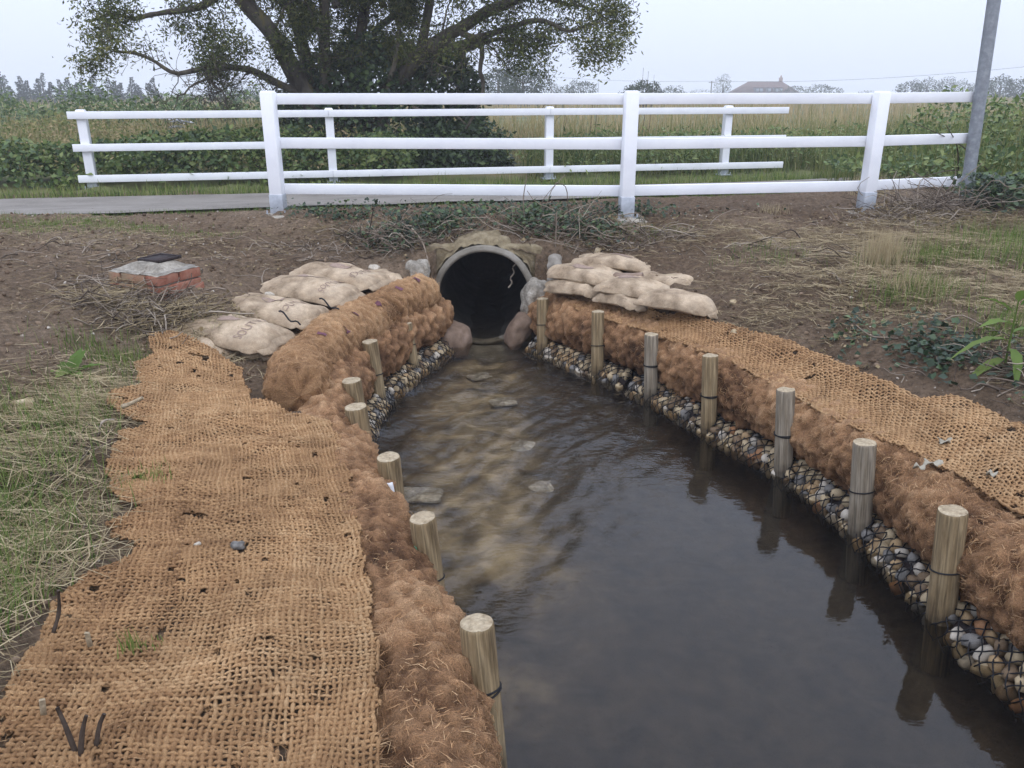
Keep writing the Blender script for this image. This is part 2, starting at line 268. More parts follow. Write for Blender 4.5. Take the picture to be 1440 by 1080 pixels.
def water_mat():
    m = bpy.data.materials.new('water'); m.use_nodes = True; t = m.node_tree; n = t.nodes; L = t.links
    n.remove(n['Principled BSDF']); out = n['Material Output']
    fr = n.new('ShaderNodeFresnel'); fr.inputs[0].default_value = 1.333
    tr = n.new('ShaderNodeBsdfTransparent'); tr.inputs[0].default_value = (.84, .80, .72, 1)
    gl = n.new('ShaderNodeBsdfGlossy'); gl.inputs['Roughness'].default_value = .0; gl.inputs[0].default_value = (1, 1, 1, 1)
    ms = n.new('ShaderNodeMixShader'); L.new(fr.outputs[0], ms.inputs[0]); L.new(tr.outputs[0], ms.inputs[1]); L.new(gl.outputs[0], ms.inputs[2]); 
    df = n.new('ShaderNodeBsdfDiffuse'); df.inputs[0].default_value = (.15, .14, .125, 1); mk = n.new('ShaderNodeMixShader'); mk.inputs[0].default_value = .02   # suspended silt
    L.new(tr.outputs[0], mk.inputs[1]); L.new(df.outputs[0], mk.inputs[2]); L.new(mk.outputs[0], ms.inputs[1]); L.new(ms.outputs[0], out.inputs[0])
    tc = n.new('ShaderNodeTexCoord'); at = n.new('ShaderNodeAttribute'); at.attribute_name = 'rnd'
    mp = n.new('ShaderNodeMapping'); mp.inputs['Rotation'].default_value = (0, 0, R(-32)); mp.inputs['Scale'].default_value = (1, 2.3, 1); L.new(tc.outputs['Object'], mp.inputs[0])
    a = n.new('ShaderNodeTexNoise'); a.inputs['Scale'].default_value = 13; a.inputs['Detail'].default_value = 2; a.inputs['Distortion'].default_value = .9; L.new(mp.outputs[0], a.inputs['Vector'])
    c = n.new('ShaderNodeTexNoise'); c.inputs['Scale'].default_value = 30; c.inputs['Detail'].default_value = 2; c.inputs['Distortion'].default_value = .4; L.new(mp.outputs[0], c.inputs['Vector'])
    q = n.new('ShaderNodeMath'); q.operation = 'MULTIPLY'; L.new(c.outputs[0], q.inputs[0]); q.inputs[1].default_value = .22
    s = n.new('ShaderNodeMath'); s.operation = 'ADD'; L.new(a.outputs[0], s.inputs[0]); L.new(q.outputs[0], s.inputs[1])
    bp = n.new('ShaderNodeBump'); bp.inputs['Distance'].default_value = .010; L.new(s.outputs[0], bp.inputs['Height']); L.new(at.outputs['Fac'], bp.inputs['Strength'])
    L.new(bp.outputs[0], gl.inputs['Normal']); L.new(bp.outputs[0], fr.inputs['Normal'])
    return m
MT['water'] = water_mat()
hz = bpy.data.materials.new('haze_air'); hz.use_nodes = True; hz.node_tree.nodes.remove(hz.node_tree.nodes['Principled BSDF'])
pv = hz.node_tree.nodes.new('ShaderNodeVolumePrincipled'); pv.inputs['Color'].default_value = (.93, .95, 1, 1); pv.inputs['Density'].default_value = .0021
hz.node_tree.links.new(pv.outputs[0], hz.node_tree.nodes['Material Output'].inputs['Volume'])

# ------------------------------------------------------------------ layout lines
PC = np.array([-.236, .36]); PR = .44; PY0 = 6.70      # pipe centre x,z, outer radius, mouth
RS = np.array([(.10, 6.62), (.25, 6.31), (.643, 5.745), (.964, 5.249), (1.23, 4.661), (1.508, 4.059), (1.673, 3.419), (1.73, 2.748), (1.83, 2.2), (1.95, 1.5), (2.1, .4), (2.2, -1.2)])
LS = np.array([(-.47, 6.62), (-.60, 6.15), (-.72, 5.80), (-.88, 5.14), (-.88, 4.45), (-.74, 3.9), (-.53, 3.28), (-.31, 2.72), (-.08, 2.0), (.04, 1.2), (.1, .4), (.12, -1.2)])
RSd, RSs = poly(RS); LSd, LSs = poly(LS)
def nrm(pl, sgn):
    t = np.gradient(pl, axis=0); t /= np.linalg.norm(t, axis=1, keepdims=True)
    return np.stack([t[:, 1], -t[:, 0]], 1)*sgn
RN = nrm(RSd, -1); LN = nrm(LSd, 1)       # outward (away from the water)
# make sure they point outwards
if RN[len(RN)//2, 0] < 0: RN = -RN
if LN[len(LN)//2, 0] > 0: LN = -LN
RRc = RSd+RN*.195; LRc = LSd+LN*.195        # coir roll centre lines
UR = np.array([(-.70, 6.50), (-.90, 6.05), (-1.08, 5.55), (-1.21, 5.0), (-1.25, 4.55), (-1.16, 4.12)]); URd, URs = poly(UR)
chan = np.vstack([RSd+RN*.26, (LSd+LN*.25)[::-1]])
# control heights of the banks
CP = np.array([(-5, 7, .92), (-4.2, 6.6, .9), (-3.5, 5, .80), (-2.9, 4.2, .68), (-2.35, 5.0, .66), (-2.6, 5.9, .82), (-2.0, 5.6, .66), (-2.2, 4.6, .56), (-1.9, 5.0, .56), (-1.5, 5.3, .50), (-1.35, 6.1, .55),
 (-1.0, 6.75, .68), (-1.6, 6.7, .76), (-2.1, 4.0, .54), (-1.9, 3.2, .52), (-1.6, 2.6, .51), (-1.45, 2.0, .50), (-1.3, 1.4, .50), (-1.0, 4.0, .40), (-1.3, 4.5, .38), (-.95, 3.0, .44), (-.75, 2.2, .43), (-.7, 1.4, .43), (-.75, .4, .43), (-2.6, 3.0, .60), (-2.5, 2.0, .60), (-2.3, 1.0, .6), (-1.5, .3, .52), (-4, 3, .72), (-4, 1, .7),
 (-.7, 6.95, .82), (-.24, 7.0, .86), (.25, 6.95, .82), (-.24, 7.5, .92), (-1.5, 7.4, .91), (-3, 7.3, .92), (1.2, 7.4, .92), (2.5, 7.6, .92), (3.5, 7.9, .92), (4.6, 8.1, .97),
 (.55, 6.75, .66), (.5, 6.35, .48), (1.0, 6.7, .72), (1.0, 6.1, .58), (1.4, 6.4, .76), (1.35, 5.75, .60), (1.45, 5.35, .53), (1.7, 5.45, .63), (2.2, 6.3, .80), (2.3, 5.2, .74), (1.72, 4.6, .49), (2.1, 4.4, .59), (2.6, 4.5, .74), (2.0, 3.7, .49), (2.3, 3.75, .58), (2.35, 3.3, .57), (2.75, 3.6, .72), (2.1, 2.8, .47), (2.45, 2.6, .57), (2.9, 2.6, .7), (2.3, 1.6, .46), (2.9, 1.5, .64), (2.6, .4, .55), (3.4, 5.3, .85), (3.6, 3.6, .82), (4.8, 6, .95), (4.8, 4, .9), (4.8, 2, .85), (4.5, 0, .8), (-4, -1, .7), (-1.5, -1, .5), (3, -1, .6)])
def tps_fit(c):
    n = len(c); d2 = ((c[:, None, :2]-c[None, :, :2])**2).sum(-1); K = np.where(d2 > 0, .5*d2*np.log(d2+1e-12), 0)+np.eye(n)*.02
    Pm = np.c_[np.ones(n), c[:, :2]]; A = np.block([[K, Pm], [Pm.T, np.zeros((3, 3))]]); return np.linalg.solve(A, np.r_[c[:, 2], 0, 0, 0])
TW = tps_fit(CP)
def bank(x, y):
    x = np.asarray(x, float); y = np.asarray(y, float); sh = x.shape; q = np.stack([x.ravel(), y.ravel()], 1); out = np.empty(len(q))
    for k in range(0, len(q), 20000):
        d2 = ((q[k:k+20000, None]-CP[None, :, :2])**2).sum(-1); out[k:k+20000] = (.5*d2*np.log(d2+1e-12))@TW[:-3]+TW[-3]+q[k:k+20000]@TW[-2:]
    t = y-(8.7+.25*x)
    far = .92-.22*smooth(0, 3.0, t)+np.where(x > 3.5, .04, 0)*smooth(3.5, 6, x)
    wgt = smooth(-5.2, -4.2, x)*(1-smooth(4.6, 5.4, x))*(1-smooth(7.2, 7.7, y-.12*np.maximum(x, 0)))*smooth(-1.2, -.6, y)
    low = np.where(y < 6, .75, .9)
    far = np.where(y < 6.5, .8+.1*smooth(4, 6.5, y), far)
    return out.reshape(sh)*wgt+far*(1-wgt)
def path_edges(x): return 8.75+.25*x, 12.0+.21*x
def ground(x, y, detail=True):
    x = np.asarray(x, float); y = np.asarray(y, float); h = bank(x, y); xy = np.stack([x, y], -1)
    near = (np.abs(x) < 7) & (y < 9.2) & (y > -2)
    if detail:
        det = fbm(xy, 2.2, 3, 3)*.035+fbm(xy, 8, 2, 9)*.022+(np.abs(vn(xy, 13.5, 15))-.4)*.035*smooth(-.5, .6, vn(xy, 1.3, 17))
        far = smooth(12, 30, y)
        det = det*(1-far)+far*(fbm(xy, .05, 2, 4)*.25)
        n0, n1 = path_edges(x); onp = smooth(-.35, .05, y-n0)*(1-smooth(-.05, .3, y-n1)); det = det*(1-onp)-.02*onp
        det = det*(1-.75*(pip(x, y, MATL)|pip(x, y, MATR)))
        h = h+det
    d1, i1 = dline(xy, RSd+RN*.27); d2, i2 = dline(xy, LSd+LN*.26)
    inn = pip(x, y, chan); d = np.minimum(d1, d2); sd = np.where(inn, -d, d)
    wall = smooth(-.10, .10, sd)
    bed = -.13-.05*smooth(0, .6, -sd)+fbm(xy, 6, 3, 21)*.03-.10*smooth(.0, 1.6, x)*smooth(6.0, 4.6, y)
    h = np.where(near & (y < 6.9), bed*(1-wall)+h*wall, h)
    # hollow for the upper roll
    h = np.where((np.abs(x-PC[0]) < .41) & (y > 6.2) & (y < 6.79), np.minimum(h, -.09), h)
    du, _ = dline(xy, URd); h = np.where(near, np.minimum(h, .30+smooth(.10, .26, du)*1.), h)
    return h
MATR = np.array([(.44, 6.50), (.62, 6.30), (.9, 5.95), (1.12, 5.66), (1.265, 5.52), (1.48, 5.2), (1.69, 4.88), (1.86, 4.45), (1.99, 4.1), (2.08, 3.86), (2.2, 3.79), (2.27, 3.6), (2.30, 3.3), (2.36, 2.8), (2.42, 2.2), (2.5, 1.5), (2.6, .6),
 (2.35, .6), (2.2, 1.5), (2.08, 2.2), (1.98, 2.74), (1.955, 2.95), (1.87, 3.3), (1.73, 3.66), (1.60, 4.0), (1.44, 4.5), (1.28, 4.9), (1.06, 5.25), (.84, 5.6), (.52, 6.08), (.36, 6.38)])
MATL = np.array([(-2.22, 4.72), (-2.10, 4.83), (-1.8, 4.70), (-1.60, 4.52), (-1.47, 4.22), (-1.37, 3.98), (-1.12, 3.86), (-.95, 3.80), (-.84, 3.6), (-.74, 3.30), (-.66, 3.0), (-.60, 2.79), (-.53, 2.5), (-.46, 2.27), (-.40, 2.0), (-.355, 1.78), (-.32, 1.5), (-.29, 1.1), (-.26, .6),
 (-1.2, .6), (-1.28, 1.3), (-1.335, 1.7), (-1.375, 1.9), (-1.41, 2.1), (-1.40, 2.25), (-1.31, 2.38), (-1.30, 2.46), (-1.42, 2.50), (-1.48, 2.6), (-1.42, 2.74), (-1.56, 2.82), (-1.70, 3.05), (-1.76, 3.25), (-1.80, 3.40), (-1.72, 3.55), (-1.88, 3.62), (-2.0, 3.72), (-2.06, 3.9), (-1.98, 4.05), (-2.06, 4.15), (-2.14, 4.35), (-2.08, 4.5)])
def roll_top(xy, line, r, cz):
    d, _ = dline(xy, line); return np.where(d < r, cz+np.sqrt(np.maximum(r*r-d*d, 0)), -1)
RR_R, RR_Z = .18, .25
def support(x, y):
    xy = np.stack([x, y], -1); h = ground(x, y, False)
    h = np.maximum(h, roll_top(xy, RRc, RR_R, RR_Z)); h = np.maximum(h, roll_top(xy, LRc, RR_R, RR_Z)); return np.maximum(h, roll_top(xy, URd, .16, .44))
# ------------------------------------------------------------------ ground (one sheet)
def axis(a, b, st, far, n):
    core = np.arange(a, b+st/2, st); g = np.geomspace(st*1.4, far, n)
    return np.r_[a-g[::-1], core, b+g]
gx = axis(-5.2, 5.6, .04, 620, 44); gy = axis(-1.0, 9.2, .038, 620, 44); gy = gy[gy > -60]
GX, GY = np.meshgrid(gx, gy, indexing='ij'); GZ = ground(GX, GY)
xy = np.stack([GX, GY], -1)
inpipe = (np.abs(GX-PC[0]) < .40) & (GY >= 6.79) & (GY < 9.0)
GZ = np.where(inpipe, np.maximum(GZ, PC[1]+np.sqrt(np.maximum(.415**2-(GX-PC[0])**2, 0))), GZ)
F = grid_faces(len(gx), len(gy))
hi = (inpipe).ravel(); lowm = ((np.abs(GX-PC[0]) < .40) & (GY < 6.79) & (GY > 6.2)).ravel()
F = F[~(hi[F].any(1) & lowm[F].any(1))]
inch = pip(GX, GY, chan) & (GY < 6.95)
flow = np.exp(-((GX-(-.27+.05*(6.5-GY)*.6))/(.34+.05*(6.5-GY)+.10*vn(xy, 2.4, 5)))**4)*smooth(2.2, 4.0, GY+.5*vn(xy, 2., 6))
flow = np.maximum(flow, .75*np.exp(-((GX+.02)**2+(GY-2.55)**2)/.05))
rbed = .10+.58*flow+(.08+.22*flow)*fbm(xy, 9, 3, 31)
rsoil = .48+.22*fbm(xy, .9, 3, 41)+.10*smooth(.6, .9, GZ)+.12*smooth(2.5, 4.5, -GX)
rsoil = np.where(GY > 12, .6, rsoil)
rn = np.where(inch, rbed, rsoil)
gF = inch.ravel()[F].all(1).astype(int)
MT['field'] = mat_('field_soil', [(.05, .06, .022), (.11, .115, .042), (.2, .165, .08)], scale=.35, detail=10, bump=.6, bscale=4)
farf = (GY.ravel()[F].min(1) > 11.2); gF = np.where(farf, 2, gF)
link('ground', mesh('ground', np.stack([GX, GY, GZ], -1), F, None, rn, True, [MT['soil'], MT['bed'], MT['field']], gF), kind='structure')
# path
px_ = np.r_[np.linspace(-60, -9, 30), np.arange(-8.9, 9, .12), np.linspace(9.1, 60, 30)]; tt = np.linspace(0, 1, 22)
PX, TT = np.meshgrid(px_, tt, indexing='ij'); e0, e1 = path_edges(PX)
e0 = e0+vn(np.stack([PX, PX*0], -1), 1.6, 4)*.07; e1 = e1+vn(np.stack([PX, PX*0+9], -1), 1.6, 5)*.07
PYY = e0+(e1-e0)*TT; PZ = bank(PX, PYY)+.006+vn(np.stack([PX, PYY], -1), 1.2, 8)*.004
link('path', mesh('path', np.stack([PX, PYY, PZ], -1), grid_faces(*PX.shape), MT['asphalt']), kind='structure')
# water
wx = np.r_[-1.35, -1.2, np.arange(-1.1, 1.5, .0125), np.arange(1.52, 2.6, .06)]; wy = np.r_[np.linspace(-1.4, 1.3, 8), np.arange(1.32, 2.9, .03), np.arange(2.92, 6.9, .0125), np.linspace(6.95, 9.1, 30)]; WX, WY = np.meshgrid(wx, wy, indexing='ij')
rip = np.clip(1.0*smooth(2.2, 5.2, WY+.9*np.clip(-WX+.3, -1, 1)*.9), .0, 1)
rip = .04+.9*rip*(1-.75*smooth(.35, 1.1, WX-(WY-4.5)*.28)); rip = np.where(WX < -.1+(3-WY)*.2, np.maximum(rip, .22), rip)
wp = np.stack([WX, WY], -1); wp = wp+.05*np.stack([vn(wp, 4, 90), vn(wp, 4, 91)], -1)
cu, cv = WX*.9-WY*.42, WX*.42+WY*.9; cu = cu+.06*vn(wp, 3, 92); cv = cv+.06*vn(wp, 3, 93)
wz = .85*vn(np.stack([cu*9., cv*2.6], -1), 1, 94)+.6*vn(np.stack([cu*17., cv*5.5], -1), 1, 95)+.4*vn(wp, 8, 96)+.22*vn(wp, 20, 97)
link('water', mesh('water', np.stack([WX, WY, .0175*rip*wz], -1), grid_faces(*WX.shape), MT['water'], rip), kind='structure')

# ------------------------------------------------------------------ culvert pipe
def ring_pipe():
    prof = [(.385, 9.2), (.385, PY0+.08), (.385, PY0+.03), (.390, PY0+.008), (.398, PY0), (.417, PY0), (.420, PY0+.012), (.432, PY0+.014), (PR, PY0+.03), (PR, 9.2)]
    th = np.linspace(0, 2*np.pi, 96, endpoint=False); v = np.array([[PC[0]+r*np.cos(a), y, PC[1]+r*np.sin(a)] for r, y in prof for a in th])
    v += (vn(v, 9, 3)*.004)[:, None]*np.array([1, 0, 1]); return v, grid_faces(len(prof), 96, True)
pipe = thing('culvert_pipe', 'round grey concrete culvert pipe opening under the path', 'pipe', (0, 0, 0))
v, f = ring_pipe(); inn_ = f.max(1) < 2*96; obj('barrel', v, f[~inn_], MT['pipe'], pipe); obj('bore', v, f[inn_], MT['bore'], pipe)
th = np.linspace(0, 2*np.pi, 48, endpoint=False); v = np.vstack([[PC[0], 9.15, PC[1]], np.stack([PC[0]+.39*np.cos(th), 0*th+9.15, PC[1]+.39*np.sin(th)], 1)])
obj('dark_end_disc', v, np.array([[0, 1+i, 1+(i+1) % 48] for i in range(48)]), MT['iron'], pipe)  # added dark disc closing the unseen far end so the bore stays dark
th = np.linspace(0, 2*np.pi, 64, endpoint=False); prof = [(.40, 6.80), (.455, 6.80), (.475, 6.83), (.475, 7.0)]
v = np.array([[PC[0]+(r_ if r_ < .41 else min((r_+.02)/max(abs(np.cos(a)), 1e-6), (r_-.045)/max(abs(np.sin(a)), 1e-6)))*np.cos(a), y_, PC[1]+(r_ if r_ < .41 else min((r_+.02)/max(abs(np.cos(a)), 1e-6), (r_-.045)/max(abs(np.sin(a)), 1e-6)))*np.sin(a)] for r_, y_ in prof for a in th]); v[:, 1] -= .012*fbm(v, 14, 3, 4); obj('collar', v, grid_faces(4, 64, True), MT['haunch'], pipe, label='rough sandy collar packed round the pipe')
v, f = box(-.66, .19, 6.62, 7.3, -.40, -.065); obj('apron', v, f, MT['pipe'], pipe, smooth_=False)
# drip streak / hanging root on the right of the bore
t = np.linspace(0, 1, 14); pts = np.stack([.03-.05*t+.012*np.sin(t*17), 6.82+0*t, .66-.24*t], 1)[None]
v, f = tubes(pts, np.full((1, 14), .006)*(1+.8*np.sin(t*40)**2), 5); obj('hanging_root', v, f, MT['twig'], None, np.full(len(v), .9), label='pale hanging root dangling in the pipe mouth', cat='root')
# mortar haunch over the crown
th = np.linspace(R(25), R(155), 70); yy = np.linspace(0, 1, 14); TH, YY = np.meshgrid(th, yy, indexing='ij')
rr = PR+.012+.05*np.sin(YY*np.pi)**.5*smooth(R(20), R(80), TH)*smooth(R(160), R(110), TH)+.02*YY; q = np.stack([PC[0]+rr*np.cos(TH), PY0+.05+.38*YY, PC[1]+rr*np.sin(TH)], -1)
q += (fbm(q, 16, 4, 5)*.02)[..., None]*np.array([.3, -.6, 1]); obj('mortar_haunch', q.reshape(-1, 3), grid_faces(70, 14), MT['haunch'], None, label='rough sandy mortar haunch over the top of the culvert pipe', cat='mortar')

# ------------------------------------------------------------------ blobs (stones, blocks)
def ico(sub):
    import bmesh
    bm = bmesh.new(); bmesh.ops.create_icosphere(bm, subdivisions=sub, radius=1); bm.verts.ensure_lookup_table()
    v = np.array([x.co[:] for x in bm.verts]); f = np.array([[a.index for a in p.verts] for p in bm.faces]); bm.free(); return v, f
ICO = {k: ico(k) for k in (1, 2, 3, 4, 5)}
def blob(sub, s, amp, seed, boxy=0., freq=1.2):
    v, f = ICO[sub]; v = v.copy()
    if boxy: p = 2/(1-boxy*.85); v = v/((np.abs(v)**p).sum(1)**(1/p))[:, None]
    v = v*(1+amp*(vn(v, freq, seed)+.5*vn(v, freq*2.3, seed+1)))[:, None]; return v*np.array(s), f
def rock(name, c, s, rot, mat, label, cat, sub=4, amp=.18, boxy=.4, seed=1, fine=.0):
    v, f = blob(sub, s, amp, seed, boxy)
    if fine: v = v+(fbm(v, 14, 3, seed)*fine)[:, None]*v/np.linalg.norm(v, axis=1, keepdims=True)
    o = obj(name, v, f, mat, None, label=label, cat=cat, loc=c); o.rotation_euler = rot; return o
rock('boulder', (-.50, 6.54, .03), (.14, .17, .14), (0, .2, .4), MT['redstone'], 'rounded reddish brown boulder left of the pipe mouth', 'boulder', seed=3, boxy=.25)
rock('boulder', (.06, 6.62, .10), (.09, .14, .17), (0, .55, .1), MT['redstone'], 'tilted reddish stone right of the pipe mouth at the water', 'boulder', seed=8)
rock('concrete_lump', (.19, 6.66, .37), (.095, .12, .17), (0, .28, .2), MT['pale_concrete'], 'pinkish rounded concrete lump right of the pipe', 'concrete', seed=11, boxy=.3, fine=.02, amp=.14)
rock('concrete_block', (-.79, 6.68, .52), (.10, .11, .16), (0, 0, .15), MT['pale_concrete'], 'pale crumbling concrete block left of the pipe', 'concrete', seed=5, boxy=.6, amp=.05, fine=.02)
rock('concrete_block', (.40, 6.84, .56), (.15, .12, .14), (0, .1, -.3), MT['concrete'], 'rough gravelly concrete bank face right of the pipe behind the sandbags', 'concrete', seed=15, boxy=.4, amp=.1, fine=.03)

# ------------------------------------------------------------------ coir rolls
def fibres(c, nrm_, n, L0, L1, wid, lift=.5, seed=0, bright=.5, along=None, K_=3):
    wt = 1/(c**2).sum(1)**.8; idx = rng.choice(len(c), n, p=wt/wt.sum()); p = c[idx]; nn = nrm_[idx]
    cl = p*1.; d = np.stack([vn(cl, 16, seed+1), vn(cl, 16, seed+2), vn(cl, 16, seed+3)], -1)*1.5+rdir(n)*.7; d -= nn*(d*nn).sum(1, keepdims=True); d /= np.linalg.norm(d, axis=1, keepdims=True)
    L = rng.uniform(L0, L1, n)[:, None]; k = rng.uniform(-.1, lift, n)[:, None]
    bend = np.cross(nn, d)*rng.uniform(-.6, .6, (n, 1))
    p0 = p-nn*.004+rng.normal(size=(n, 3))*.003; p1 = p0+(d+nn*k)*L*.5; p2 = p1+(d+bend+nn*(k-.9*np.abs(k)-.15))*L*.5
    ns = n//4; k_ = K_
    pts = np.stack([p0, p1, p2], 1) if k_ == 3 else np.stack([p0, p1+(p2-p1)*.6], 1); W = np.tile(np.array([[1., .9, .35][:k_] if k_ == 3 else [1., .45]])*wid, (n, 1))*rng.uniform(.6, 1.5, (n, 1))
    side = np.cross(d, nn)+nn*rng.uniform(-.5, .5, (n, 1)); v, f = ribbons(pts, W, side/np.linalg.norm(side, axis=1, keepdims=True))
    r = np.repeat(np.clip(rng.normal(bright, .22, n), 0, 1), 2*k_); return v, f, r
def coir_roll(name, label, line, cz, r, mat, nf, seed, cap0=True, tuft=.03, tf=18., spiral=0., bright=.5, cuts=None, ext=None):
    line3 = np.c_[line, np.broadcast_to(cz, len(line))]; n = len(line3); m = 64
    t = np.gradient(line3, axis=0); t /= np.linalg.norm(t, axis=1, keepdims=True); a = np.cross(t, [0, 0, 1]); a /= np.linalg.norm(a, axis=1, keepdims=True); b = np.cross(a, t)
    th = np.arange(m)/m*2*np.pi; s = np.arange(n)*.012
    ends = np.minimum(np.arange(n), np.arange(n)[::-1])*np.linalg.norm(np.diff(line3[:2], axis=0)); er = np.sqrt(np.clip(1-(1-np.clip(ends/(.6*r), 0, 1))**2, 0.00001, 1))
    nd = np.cos(th)[None, :, None]*a[:, None]+np.sin(th)[None, :, None]*b[:, None]
    base = line3[:, None]+nd*r
    c1 = cell(base, tf, seed); c2 = cell(base, tf*2.3, seed+9)
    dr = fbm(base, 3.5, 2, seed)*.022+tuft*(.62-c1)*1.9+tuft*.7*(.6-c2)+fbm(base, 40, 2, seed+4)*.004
    if spiral:
        S, TT_ = np.meshgrid(np.arange(n)*np.linalg.norm(line3[1]-line3[0]), th, indexing='ij')
        pa = S/spiral*2*np.pi; lat = np.abs(np.sin(.5*pa+3*TT_))*.55+np.abs(np.sin(.5*pa-3*TT_))*.45; dr = dr+.026*(lat-.6)
    v = line3[:, None]+nd*((r+dr)*er[:, None])[..., None]
    rn_ = np.clip(.5+(dr-dr.mean())*11+.16*fbm(base, 2.2, 2, seed+3)+(.10*np.sin(th))[None, :], 0, 1)  # shade of the crevices put into the colour; upper side lighter too
    root = thing(name, label, 'coir roll', tuple(line3[0]*[1, 1, 0]))
    off = line3[0]*[1, 1, 0]
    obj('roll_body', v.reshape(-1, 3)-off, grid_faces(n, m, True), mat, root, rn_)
    vis = (np.sin(th) > -.45); pv_ = v[:, vis].reshape(-1, 3); pn = np.broadcast_to(nd[:, vis], v[:, vis].shape).reshape(-1, 3)
    fv, ff, fr = cat_([fibres(pv_, pn, nf//3, .02, .065, .0016, .5, seed, bright), fibres(pv_, pn, nf, .012, .04, .0017, .6, seed, bright, K_=2)])
    obj('loose_fibres', fv-off, ff, MT['fibre'], root, fr, kind='stuff')
    return root, v, nd
keepR = RSs < RSs[-1]-.9; keepL = (LSs < LSs[-1]-.6)
rl, rs_ = poly(RRc[keepR][::12], .012); ll, ls_ = poly(LRc[keepL][::12], .012); ul, _ = poly(UR, .012)
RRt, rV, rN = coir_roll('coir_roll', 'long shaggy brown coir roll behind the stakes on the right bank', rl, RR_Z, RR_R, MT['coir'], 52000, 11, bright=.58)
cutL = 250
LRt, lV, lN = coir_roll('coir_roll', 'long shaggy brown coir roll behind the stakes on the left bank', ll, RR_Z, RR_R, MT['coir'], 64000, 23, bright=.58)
URt, uV, uN = coir_roll('coir_roll', 'pale tan ribbed coir roll on top, curving beside the left sandbags', ul, .44, .165, MT['coir_tan'], 18000, 37, tuft=.016, tf=22, spiral=.085, bright=.62)
for k, (i, j) in enumerate([(45, 19), (75, 21), (105, 20), (128, 23), (150, 19), (20, 18)]):    # purple dye marks on the upper roll
    i = min(i, len(uV)-8); patch = uV[i:i+4, j:j+4]+uN[i:i+4, j:j+4]*.010
    obj('dye_mark', patch.reshape(-1, 3)-np.array([*ul[0], 0]), grid_faces(4, 4), MT['purple'], URt, label='purple dye mark on the coir')

